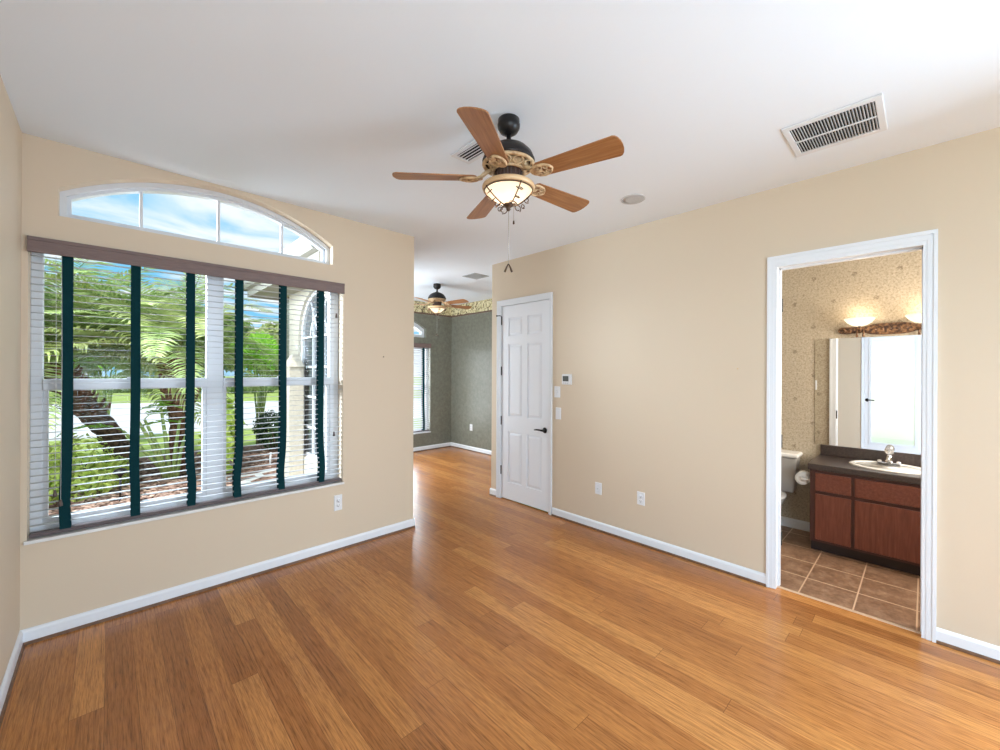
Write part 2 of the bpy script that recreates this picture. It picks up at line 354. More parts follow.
def thing(name, label, cat, loc=(0, 0, 0), rz=0, group=None):
    o = bpy.data.objects.new(name, None); COL.objects.link(o); o.empty_display_size = 0.05
    o.location = loc; o.rotation_euler = (0, 0, rz); return tag(o, label, cat, group)
def tag(o, label, cat, group=None, kind=None):
    o['label'] = label; o['category'] = cat
    if group: o['group'] = group
    if kind: o['kind'] = kind
    return o
def struct(o, label, cat):
    o['kind'] = 'structure'; o['label'] = label; o['category'] = cat; return o
def copy_tree(o, parent=None):
    c = o.copy(); COL.objects.link(c)
    if parent: c.parent = parent
    for ch in list(o.children): copy_tree(ch, c)
    return c
fA = lambda u, v, d: (u, YA+d, v)          # window wall: u = X, v = Z, d outwards
fB = lambda u, v, d: (XB+d, u, v)          # door wall: u = Y, v = Z
def rect(u0, u1, v0, v1): return [(u0, v0), (u1, v0), (u1, v1), (u0, v1)]

# ------------------------------------------------------------------ room shell
TB = 0.115                                  # partition thickness
YE = 3.762                                  # end of the door wall
m = MB(); m.plate([[(XL, YBK), (XB+0.030, YBK), (XB+0.030, YE), (XF, YE), (XF, YF), (XW, YF), (XW, YA+0.2), (XW, YA), (XL, YA)]], -0.12, 0, lambda u, v, d: (u, v, d))
struct(m.build('floor', M['floor']), 'glossy caramel bamboo plank floor running through both rooms', 'floor')
m = MB().box(XB+0.030, XM, -0.95, 1.75, -0.12, 0)
struct(m.build('floor', M['tile']), 'brown tile floor of the bathroom', 'floor')
m = MB().box(XL-1.5, XF+0.2, YBK-1.6, YA+0.2, ZC, ZC+0.25).box(XW-0.2, XF+0.2, YA+0.2, YF+0.2, ZC, ZC+0.25)  # slab overhangs left and back walls, unseen, added to keep sun out
struct(m.build('ceiling', M['ceiling']), 'flat white ceiling over the room', 'ceiling')

# window wall with a rectangular opening and an arched opening above it
WX0, WX1, WZ0, WZ1 = -0.335, 1.475, 0.578, 2.310
AX0, AX1, AZ0, AZS, AZT = -0.219, 1.383, 2.458, 2.622, 2.862
def arch_loop(ins=0.0, n=24):
    hx = (AX1-AX0)/2; sag = AZT-AZS; rad = (hx*hx+sag*sag)/(2*sag); cx = (AX0+AX1)/2; cz = AZT-rad
    r_ = rad-ins; h2 = hx-ins; t0 = math.asin(h2/r_)
    pts = [(AX0+ins, AZ0+ins), (AX1-ins, AZ0+ins)]
    for i in range(n+1):
        t_ = t0-2*t0*i/n; pts.append((cx+r_*math.sin(t_), cz+r_*math.cos(t_)))
    return pts
def arch_top(x, ins):
    hx = (AX1-AX0)/2; sag = AZT-AZS; rad = (hx*hx+sag*sag)/(2*sag); cx = (AX0+AX1)/2; cz = AZT-rad
    return cz+math.sqrt((rad-ins)**2-(x-cx)**2)
m = MB().plate([rect(XL-0.2, XW, -0.12, ZC), rect(WX0, WX1, WZ0, WZ1), arch_loop()], 0, 0.2, fA)
struct(m.build('wall_front', M['wall']), 'cream wall holding the big window and the arched window', 'wall')

BY0, BY1, BZ = 0.008, 0.735, 2.312          # bathroom doorway
DY0, DY1, DZ = 2.838, 3.592, 2.345          # white panel door
m = MB().plate([[(YBK-0.2, -0.12), (BY0-0.012, -0.12), (BY0-0.012, BZ+0.012), (BY1+0.012, BZ+0.012), (BY1+0.012, -0.12), (DY0-0.012, -0.12), (DY0-0.012, DZ+0.012), (DY1+0.012, DZ+0.012), (DY1+0.012, -0.12), (YE, -0.12), (YE, ZC), (YBK-0.2, ZC)], rect(-2.5, -1.12, 0.08, 2.3)], 0, TB, fB)  # last opening, behind the camera, is added for a fill lamp
struct(m.build('wall_right', M['wall']), 'cream wall holding the panel door and the bathroom doorway', 'wall')
m = MB().box(XB+TB, XM+0.1, 1.75, 1.85, -0.12, ZC).box(XB+TB, XF, YE-TB, YE, -0.12, ZC)
struct(m.build('wall_inner', M['wall']), 'cream closet partition behind the panel door', 'wall')
LY0, LY1, LZ = 0.0, 0.80, 2.39              # glazed door in the left wall
m = MB().plate([[(YBK-0.2, -0.12), (LY0, -0.12), (LY0, LZ), (LY1, LZ), (LY1, -0.12), (YA+0.2, -0.12), (YA+0.2, ZC), (YBK-0.2, ZC)], rect(-4.2, -1.3, 0.08, 2.3)], 0, 0.2, lambda u, v, d: (XL-d, u, v))  # unseen rear opening added for the side fill lamp
struct(m.build('wall_left', M['wall']), 'cream side wall at the left edge of the view', 'wall')
m = MB().plate([rect(XL, XB+TB, -0.12, ZC)], 0, 0.2, lambda u, v, d: (u, YBK-d, v))
struct(m.build('wall_back', M['wall']), 'cream wall behind the viewer', 'wall')
# far room
FWX0, FWX1, FWZ0, FWZ1 = 2.75, 4.565, 0.355, 2.075
def far_arch(n=20):
    x0, x1, z0, zs, zt = 2.87, 4.46, 2.195, 2.365, 2.60
    hx = (x1-x0)/2; sag = zt-zs; rad = (hx*hx+sag*sag)/(2*sag); cx = (x0+x1)/2; cz = zt-rad; t0 = math.asin(hx/rad)
    return [(x0, z0), (x1, z0)]+[(cx+rad*math.sin(t0-2*t0*i/n), cz+rad*math.cos(t0-2*t0*i/n)) for i in range(n+1)]
fF = lambda u, v, d: (u, YF+d, v)
m = MB().plate([rect(XW-0.2, XF+0.2, -0.12, ZC), rect(FWX0, FWX1, FWZ0, FWZ1), far_arch()], 0, 0.2, fF)
struct(m.build('wall_far', M['sage']), 'grey green papered wall of the far room with a window', 'wall')
m = MB().box(XF, XF+0.2, YE, YF, -0.12, ZC)
struct(m.build('wall_far_right', M['sage']), 'grey green papered side wall of the far room with a leaf border', 'wall')
# wing wall seen from outside through the window: arched opening
VY0, VY1, VZ0, VZS, VZT = 5.08, 6.32, 0.33, 2.02, 2.62
def wing_arch(ins=0, n=20):
    cy = (VY0+VY1)/2; rr = (VY1-VY0)/2-ins
    return [(VY0+ins, VZ0+ins), (VY1-ins, VZ0+ins)]+[(cy+rr*math.cos(PI*i/n), VZS+rr*math.sin(PI*i/n)) for i in range(n+1)]
m = MB().plate([rect(YA+0.2, YF, -0.2, ZC), wing_arch()], 0, 0.2, lambda u, v, d: (XW-d, u, v))
struct(m.build('wall_wing', M['stucco']), 'cream stucco outer wall of the house wing with a tall arched window', 'wall')
# bathroom
m = MB().box(XM, XM+0.12, -0.95, 1.75, -0.12, ZC)
struct(m.build('wall_bathroom', M['tan']), 'tan mottled wallpapered wall behind the vanity', 'wall')
m = MB().plate([[(-0.95, 0), (BY0-0.02, 0), (BY0-0.02, BZ+0.02), (BY1+0.02, BZ+0.02), (BY1+0.02, 0), (1.75, 0), (1.75, ZC), (-0.95, ZC)]], TB, TB+0.004, fB)
m.box(XB+TB, XM, 1.746, 1.75, 0, ZC).box(XB+TB, XM, -0.95, -0.946, 0, ZC)
struct(m.build('wall_bathroom_side', M['tan']), 'tan wallpaper on the bathroom side of the doorway', 'wall')
struct(MB().box(XB+TB, XM, -1.05, -0.95, -0.12, ZC).build('wall_bathroom_end', M['tan']), 'end wall of the bathroom', 'wall')

# ------------------------------------------------------------------ baseboards, casings
BP = [(0, 0.016), (0.014, 0.016), (0.014, 0.068), (0.010, 0.078), (0.003, 0.085), (0, 0.085)]
SP = [(0, 0), (0.024, 0), (0.023, 0.008), (0.019, 0.014), (0.010, 0.018), (0, 0.018)]
def base(name, label, runs):
    m = MB(); s = MB()
    for p, q in runs: m.sweep(BP, (p, q)); s.sweep(SP, (p, q))
    o = struct(m.build(name, M['white']), label, 'baseboard'); sh = s.build('shoe_molding', M['shoe'], o); sh['label'] = 'brown wooden shoe molding'
    return o
base('baseboard_front', 'white baseboard below the big window', [((XW+0.014, YA), (XL, YA))])
base('baseboard_left', 'white baseboard along the left edge wall', [((XL, YA), (XL, LY1+0.07))])
base('baseboard_right', 'white baseboard along the door wall', [((XB, BY1+0.056), (XB, DY0-0.06)), ((XB, DY1+0.068), (XB, YE+0.014)), ((XB, YBK), (XB, BY0-0.060))])
base('baseboard_far', 'white baseboard around the far room corner', [((XF, YF), (XW, YF)), ((XF, YE), (XF, YF))])
m = MB().sweep([(0, 0), (0.014, 0), (0.014, 0.075), (0.006, 0.09), (0, 0.09)], ((XM, 0.70), (XM, 1.75)))
struct(m.build('baseboard_bathroom', M['white']), 'white baseboard under the bathroom wallpaper', 'baseboard')

# casing profile lies in the wall plane: across width w, standing out d
def casing(y0, y1, z1, wl, wr, wt, lx=XB, sgn=-1):
    m = MB()
    steps = [(0.0, 0.30, 0.010), (0.30, 0.72, 0.014), (0.72, 1.0, 0.020)]
    X0 = lx
    for p, q, d in steps:
        xa, xb = sorted((X0, X0+sgn*d))
        m.box(xa, xb, y0-wr*q, y0-wr*p, 0.0, z1+wt*q)                 # right leg
        m.box(xa, xb, y1+wl*p, y1+wl*q, 0.0, z1+wt*q)                 # left leg
        m.box(xa, xb, y0-wr*p, y1+wl*p, z1+wt*p, z1+wt*q)
    return m
m = casing(BY0, BY1, BZ, 0.058, 0.060, 0.078)
m.box(XB-0.002, XB+TB+0.006, BY0-0.012, BY0, 0, BZ+0.012).box(XB-0.002, XB+TB+0.006, BY1, BY1+0.012, 0, BZ+0.012).box(XB-0.002, XB+TB+0.006, BY0, BY1, BZ, BZ+0.012)
m.box(XB+0.055, XB+0.090, BY1-0.010, BY1, 0, BZ).box(XB+0.055, XB+0.090, BY0, BY0+0.005, 0, BZ).box(XB+0.055, XB+0.090, BY0, BY1, BZ-0.010, BZ)
for p, q, d in [(0, 0.7, 0.012), (0.7, 1, 0.018)]:       # casing on the bathroom side
    xs = XB+TB+0.004
    m.box(xs, xs+d, BY0-0.06*q, BY0-0.06*p, 0, BZ+0.06*q).box(xs, xs+d, BY1+0.06*p, BY1+0.06*q, 0, BZ+0.06*q).box(xs, xs+d, BY0-0.06*p, BY1+0.06*p, BZ+0.06*p, BZ+0.06*q)
tr = struct(m.build('trim_1', M['white']), 'white molded casing around the bathroom doorway', 'door casing')
for z in (0.33, 1.05, 2.05):
    h = MB().box(XB+0.092, XB+0.112, BY1-0.003, BY1+0.001, z-0.045, z+0.045); h.tube([(XB+0.114, BY1-0.006, z-0.048), (XB+0.114, BY1-0.006, z+0.048)], 0.006, 8)
    h.build('hinge', M['bronze'], tr)
m = MB().sweep([(0, 0), (0.002, 0.004), (0.024, 0.004), (0.026, 0.0)], ((XB+0.055, BY0), (XB+0.055, BY1)))
struct(m.build('trim_2', mat('tan_threshold', (0.58, 0.40, 0.26), 0.4)), 'thin light tan threshold strip between planks and bathroom tile', 'threshold')

# closed six panel door
dr = thing('door_1', 'white six panel door with a dark lever handle, closed', 'door', (XB+0.012, DY0, 0.012), R(90)); dr['kind'] = 'structure'
DW = DY1-DY0; DH = DZ-0.014
cols = [(0.112, 0.112+0.225), (DW-0.112-0.225, DW-0.112)]
rows = [(0.205, 0.815), (1.000, 1.865), (1.965, 2.185)]
holes = [rect(c0, c1, r0, r1) for c0, c1 in cols for r0, r1 in rows]
m = MB().plate([rect(0, DW, 0, DH)]+holes, -0.012, 0, lambda u, v, d: (u, d, v)).box(0, DW, -0.038, -0.012, 0, DH)
for c0, c1 in cols:
    for r0, r1 in rows:
        n = 0.0
        m.frustum(c0+0.012, c1-0.012, r0+0.012, r1-0.012, -0.0125, -0.002, 0.026)
m.build('door_slab', M['door'], dr)
h = MB().lathe([(0.0, 0.012), (0.026, 0.010), (0.032, 0.004), (0.032, 0.0)], (0.066, 0.0, 0.890), 20, axis='y')
h.tube([(0.066, 0.008, 0.890), (0.066, 0.042, 0.890)], 0.011, 10)
h.tube([(0.060, 0.042, 0.890), (0.10, 0.046, 0.892), (0.15, 0.046, 0.892), (0.185, 0.043, 0.887)], [0.012, 0.010, 0.009, 0.007], 10)
h.build('lever_handle', M['bronze'], dr)
MB().box(-0.004, 0.002, -0.030, 0.001, 0.862, 0.918).build('latch_plate', M['bronze'], dr)
for z in (0.335, 0.94, 1.545, 2.16):
    q = MB().box(DW-0.002, DW+0.008, -0.004, 0.004, z-0.05, z+0.05); q.tube([(DW+0.003, 0.007, z-0.053), (DW+0.003, 0.007, z+0.053)], 0.0075, 8)
    if z > 2: q.tube([(DW+0.003, 0.007, z+0.055), (DW+0.012, 0.03, z+0.060), (DW+0.045, 0.045, z+0.060)], 0.005, 6).ball((DW+0.047, 0.046, z+0.060), 0.010)
    q.build('hinge', M['bronze'], dr)
m = casing(DY0-0.006, DY1+0.006, DZ+0.005, 0.056, 0.042, 0.064)
m.box(XB-0.002, XB+TB, DY0-0.012, DY0-0.003, 0, DZ+0.012).box(XB-0.002, XB+TB, DY1+0.003, DY1+0.012, 0, DZ+0.012).box(XB-0.002, XB+TB, DY0-0.003, DY1+0.003, DZ+0.002, DZ+0.012)
struct(m.build('trim_3', M['white']), 'white casing around the closed panel door', 'door casing')

# glazed door in the left wall (seen in the bathroom mirror)
gd = thing('door_2', 'white glazed door with enclosed blinds, seen only in the mirror', 'door', (XL-0.02, LY1-0.02, 0.012), R(-90)); gd['kind'] = 'structure'
gw, gh = LY1-LY0-0.04, LZ-0.03
g0, g1, h0, h1 = 0.085, gw-0.085, 0.24, gh-0.16
MB().plate([rect(0, gw, 0, gh), rect(g0, g1, h0, h1)], -0.022, 0.018, lambda u, v, d: (u, d, v)).build('door_slab', M['door'], gd)
MB().plate([rect(g0-0.03, g1+0.03, h0-0.03, h1+0.03), rect(g0+0.012, g1-0.012, h0+0.012, h1-0.012)], 0.018, 0.030, lambda u, v, d: (u, d, v)).build('glazing_bead', M['white'], gd, 0.004)
b = MB(); k = 0; z = h0+0.01
while z < h1-0.01:
    b.add([(g0, 0.0, z), (g1, 0.0, z), (g1, -0.010, z+0.0165), (g0, -0.010, z+0.0165)], [(0, 1, 2, 3)]); z += 0.020
M['shut'] = lamp_glass('shut_white_blind', (0.86, 0.83, 0.79), 0.0, (1, 1, 1))
b.build('enclosed_blind', M['shut'], gd, recalc=False)
MB().box(g0, g1, 0.008, 0.011, h0, h1).build('pane', M['glass'], gd)
h = MB().lathe([(0.0, 0.012), (0.026, 0.010), (0.032, 0.0)], (0.040, 0.018, 1.03), 18, axis='y').tube([(0.040, 0.02, 1.03), (0.040, 0.058, 1.03)], 0.011, 8).tube([(0.035, 0.058, 1.03), (0.085, 0.062, 1.03), (0.14, 0.060, 1.028)], 0.010, 8)
h.build('lever_handle', M['bronze'], gd)
m = MB()
for p, q, d in [(0, 0.7, 0.012), (0.7, 1, 0.019)]:
    m.box(XL, XL+d, LY0-0.035*q, LY0-0.035*p, 0, LZ+0.065*q).box(XL, XL+d, LY1+0.022*p, LY1+0.022*q, 0, LZ+0.065*q).box(XL, XL+d, LY0-0.035*p, LY1+0.022*p, LZ+0.065*p, LZ+0.065*q)
m.box(XL-0.15, XL, LY0, LY0+0.018, 0, LZ).box(XL-0.15, XL, LY1-0.018, LY1, 0, LZ).box(XL-0.15, XL, LY0+0.018, LY1-0.018, LZ-0.016, LZ)
struct(m.build('trim_4', M['white']), 'white casing around the glazed door in the left wall', 'door casing')

# ------------------------------------------------------------------ windows of the window wall
wy0, wy1 = 0.105, 0.165
wroot = thing('window_1', 'white twin single hung window behind the slatted blind', 'window', (0, 0, 0)); wroot['kind'] = 'structure'
MX0, MX1 = 0.511, 0.614
m = MB().plate([rect(WX0, WX1, WZ0, WZ1), rect(WX0+0.05, MX0, WZ0+0.05, WZ1-0.045), rect(MX1, WX1-0.075, WZ0+0.05, WZ1-0.045)], wy0, wy1, fA)
m.build('window_frame', M['vinyl'], wroot, 0.004)
for x0, x1 in ((WX0+0.05, MX0), (MX1, WX1-0.075)):
    m = MB().box(x0, x1, YA+0.095, YA+0.150, 1.432, 1.497).box(x0, x1, YA+0.110, YA+0.150, WZ0+0.05, WZ0+0.085)
    m.box(x0, x0+0.022, YA+0.11, YA+0.15, WZ0+0.085, 1.432).box(x1-0.022, x1, YA+0.11, YA+0.15, WZ0+0.085, 1.432)
    s = m.build('sash', M['vinyl'], wroot, 0.003)
    MB().box(x0, x1, YA+0.132, YA+0.137, WZ0+0.05, WZ1-0.045).build('pane', M['glass'], s)
    MB().box((x0+x1)/2-0.03, (x0+x1)/2+0.03, YA+0.085, YA+0.098, 1.492, 1.506).build('sash_lock', M['vinyl'], s, 0.003)
m = MB().box(WX0-0.012, WX1+0.012, YA-0.016, YA+0.104, WZ0-0.016, WZ0+0.004)
m.build('window_sill', noisy('pale_marble', (0.70, 0.68, 0.65), (0.78, 0.76, 0.73), 12, 0.25), wroot, 0.004)

aroot = thing('window_2', 'white framed arched window above the blind, showing sky', 'window', (0, 0, 0)); aroot['kind'] = 'structure'
m = MB().plate([arch_loop(0.0), arch_loop(0.030)], 0.075, 0.16, fA).plate([arch_loop(0.026), arch_loop(0.048)], 0.10, 0.15, fA)
m.build('window_frame', M['vinyl'], aroot)
for x in (0.150, 0.582, 1.012):
    MB().box(x-0.0085, x+0.0085, YA+0.108, YA+0.140, AZ0+0.04, arch_top(x, 0.04)).build('muntin', M['vinyl'], aroot)
m = MB().plate([arch_loop(0.04)], 0.122, 0.127, fA); m.build('pane', M['glass'], aroot)

# ------------------------------------------------------------------ slatted blind
def make_blind(x0, x1, z0, z1, yw, tapes, label, n, detail=True, closed=0.0, valh=0.085):
    """x0..x1 wide, hung in an opening of a wall whose face is y = yw and looks towards -y"""
    w = x1-x0
    root = thing('window_blind', label, 'blind', (x0, yw, z0))
    h = z1-z0
    v = MB().box(-0.004, w+0.004, -0.020, -0.004, h-valh, h+0.002)
    v.box(-0.004, w+0.004, -0.026, -0.020, h-valh*0.22, h+0.002).box(-0.004, w+0.004, -0.024, -0.020, h-valh, h-valh*0.80)
    v.box(-0.004, 0.010, -0.018, 0.0, h-valh, h+0.002).box(w-0.010, w+0.004, -0.018, 0.0, h-valh, h+0.002)
    v.build('valance', M['valance'], root, 0.003)
    MB().box(0.01, w-0.01, 0.008, 0.060, h-0.055, h-0.004).build('head_rail', M['rail'], root, 0.002)
    zb = 0.045; zt = h-0.080; step = (zt-zb)/n
    base_me = None
    for i in range(n):
        z = zb+step*(i+0.6)
        if base_me is None:
            m = MB(); ca, sa = math.cos(closed), math.sin(closed)
            pr = [(-0.018, -0.0010), (-0.009, -0.0006), (0.009, -0.0006), (0.018, -0.0010), (0.018, 0.0005), (0.009, 0.0010), (-0.009, 0.0010), (-0.018, 0.0005)]
            pr = [(p*ca-q*sa, p*sa+q*ca) for p, q in pr]
            vs = [(0.004, 0.034+p, q) for p, q in pr]+[(w-0.004, 0.034+p, q) for p, q in pr]; k = len(pr)
            m.add(vs, [(j, (j+1) % k, (j+1) % k+k, j+k) for j in range(k)]+[tuple(range(k)), tuple(range(k, 2*k))])
            o = m.build('slat', M['slat'], root); base_me = o.data
        else:
            o = bpy.data.objects.new('slat', base_me); COL.objects.link(o); o.parent = root
        o.location = (0, 0, z); o.rotation_euler = (0, R(random.uniform(-0.06, 0.06)), 0)
    MB().box(0.004, w-0.004, 0.010, 0.058, 0.008, 0.030).build('bottom_rail', M['rail'], root, 0.003)
    for t_ in tapes:
        x = t_-x0; pts = []; N = 40
        m = MB(); vs = []; fs = []
        ph = random.uniform(0, 6)
        for side in (0, 1):
            o_ = len(vs)
            for i in range(N+1):
                q = i/N; z = 0.012+(zt+0.02-0.012)*q
                wob = 0.006*math.sin(ph+q*9)*(1-q)**2+0.010*math.exp(-((q-0.10)/0.07)**2)*math.sin(ph)
                y = (0.0110+0.004*math.sin(q*n*2*PI)*0.25) if side == 0 else 0.0545
                for e in (-0.0235, 0.0235): vs.append((x+e+wob, y-0.0008, z))
                for e in (0.0235, -0.0235): vs.append((x+e+wob, y+0.0008, z))
            for i in range(N):
                for k in range(4): fs.append((o_+i*4+k, o_+i*4+(k+1) % 4, o_+(i+1)*4+(k+1) % 4, o_+(i+1)*4+k))
            fs += [(o_, o_+1, o_+2, o_+3), tuple(o_+N*4+k for k in range(4))]
        m.add(vs, fs, False).build('cloth_tape', M['tape'], root)
    if detail:
        for x, zz in ((0.105, 0.52), (0.128, 0.46)):
            c = MB().tube([(x, 0.0015, h-0.09), (x+0.003, 0.0005, h*0.6), (x, 0.0, zz-z0+0.32)], 0.0013, 5).build('lift_cord', M['cord'], root)
            MB().lathe([(0.0, 0.03), (0.005, 0.028), (0.009, 0.0), (0.010, -0.008), (0.0, -0.012)], (x, 0.0, zz-z0+0.30), 12).build('tassel', M['tassel'], c)
        x = w-0.075
        for dx_, zz in ((0.0, 1.0), (0.016, 2.02)):
            c = MB().tube([(x+dx_, 0.0015, h-0.09), (x+dx_, 0.0, (h-0.09+zz-z0)/2), (x+dx_, 0.0, zz-z0+0.02)], 0.0013, 5).build('tilt_cord', M['cord'], root)
            MB().lathe([(0.0, 0.03), (0.005, 0.028), (0.009, 0.0), (0.010, -0.008), (0.0, -0.012)], (x+dx_, 0.0, zz-z0), 12).build('tassel', M['tassel'], c)
    return root
make_blind(WX0+0.002, WX1-0.002, WZ0+0.004, WZ1-0.002, YA, [-0.182, 0.122, 0.408, 0.700, 0.999, 1.292],
           'open white slatted blind with dark teal cloth tapes and taupe valance in the big window', 39)

# ------------------------------------------------------------------ far room windows
froot = thing('window_3', 'white window with a slatted blind in the far room', 'window'); froot['kind'] = 'structure'
m = MB().plate([rect(FWX0, FWX1, FWZ0, FWZ1), rect(FWX0+0.05, 3.60, FWZ0+0.05, FWZ1-0.05), rect(3.70, FWX1-0.05, FWZ0+0.05, FWZ1-0.05)], 0.10, 0.16, fF)
m.box(FWX0+0.05, FWX1-0.05, YF+0.1, YF+0.15, 1.19, 1.25).build('window_frame', M['vinyl'], froot)
MB().box(FWX0+0.04, FWX1-0.04, YF+0.128, YF+0.133, FWZ0+0.04, FWZ1-0.04).build('pane', M['glass'], froot)
MB().box(FWX0-0.01, FWX1+0.01, YF-0.015, YF+0.1, FWZ0-0.016, FWZ0+0.003).build('window_sill', M['white'], froot)
groot = thing('window_4', 'white arched window above the far room blind', 'window'); groot['kind'] = 'structure'
def scale_loop(lp, k):
    cx = sum(p[0] for p in lp)/len(lp); cz = sum(p[1] for p in lp)/len(lp)
    return [(p[0]+(-k if p[0] > 3.66 else k)*min(1, abs(p[0]-3.665)/0.2), p[1]+(k if p[1] < 2.3 else -k)) for p in lp]
MB().plate([far_arch(), scale_loop(far_arch(), 0.055)], 0.07, 0.16, fF).build('window_frame', M['vinyl'], groot)
for x in (3.24, 3.665, 4.09): MB().box(x-0.011, x+0.011, YF+0.1, YF+0.14, 2.20, 2.53).build('muntin', M['vinyl'], groot)
MB().plate([scale_loop(far_arch(), 0.045)], 0.12, 0.125, fF).build('pane', M['glass'], groot)
fb = make_blind(FWX0+0.002, FWX1-0.002, FWZ0+0.004, FWZ1+0.005, YF, [2.9, 3.2, 3.5, 3.8, 4.1, 4.42], 'white slatted blind with dark tapes in the far green room', 38, detail=False, closed=0.75)
sr = thing('fill_window_1', 'tall white framed window added behind the viewer for fill light', 'window'); sr['kind'] = 'structure'
MB().plate([rect(-4.2, -1.3, 0.08, 2.3), rect(-4.14, -2.78, 0.14, 2.24), rect(-2.72, -1.36, 0.14, 2.24)], 0.13, 0.19, lambda u, v, d: (XL-d, u, v)).build('window_frame', M['vinyl'], sr)  # unseen window, added to carry the left fill lamp
orr = thing('fill_window_2', 'tall white framed window added opposite, behind the viewer, to carry fill light', 'window'); orr['kind'] = 'structure'
MB().plate([rect(-2.5, -1.12, 0.08, 2.3), rect(-2.44, -1.84, 0.14, 2.24), rect(-1.78, -1.18, 0.14, 2.24)], 0.09, 0.115, fB).build('window_frame', M['vinyl'], orr)  # unseen window, put in for the fill lamp on this side
# arched wing window
vr = thing('window_6', 'tall arched window with white grilles in the wing wall outside', 'window'); vr['kind'] = 'structure'
fV = lambda u, v, d: (XW-0.2+d, u, v)
m = MB().plate([wing_arch(), wing_arch(0.05)], 0.04, 0.11, fV)
cyv = (VY0+VY1)/2
for y in (VY0+0.40, VY0+0.80): m.box(XW-0.15, XW-0.12, y-0.014, y+0.014, VZ0, VZS+0.40)
for z in (0.75, 1.18, 1.60, 2.02): m.box(XW-0.15, XW-0.12, VY0, VY1, z-0.014, z+0.014)
for aa in (60, 90, 120):
    m.tube([(XW-0.135, cyv, VZS), (XW-0.135, cyv+0.57*math.cos(R(aa)), VZS+0.57*math.sin(R(aa)))], 0.013, 6)
m.tube([(XW-0.135, cyv+0.3*math.cos(PI*i/12), VZS+0.3*math.sin(PI*i/12)) for i in range(13)], 0.013, 6)
m.build('window_frame', M['vinyl'], vr)
M['dark_glass'] = mat('dark_reflecting_glass', (0.10, 0.11, 0.12), 0.05, 0, 0.9)
MB().plate([wing_arch(0.03)], 0.075, 0.082, fV).build('pane', M['dark_glass'], vr)

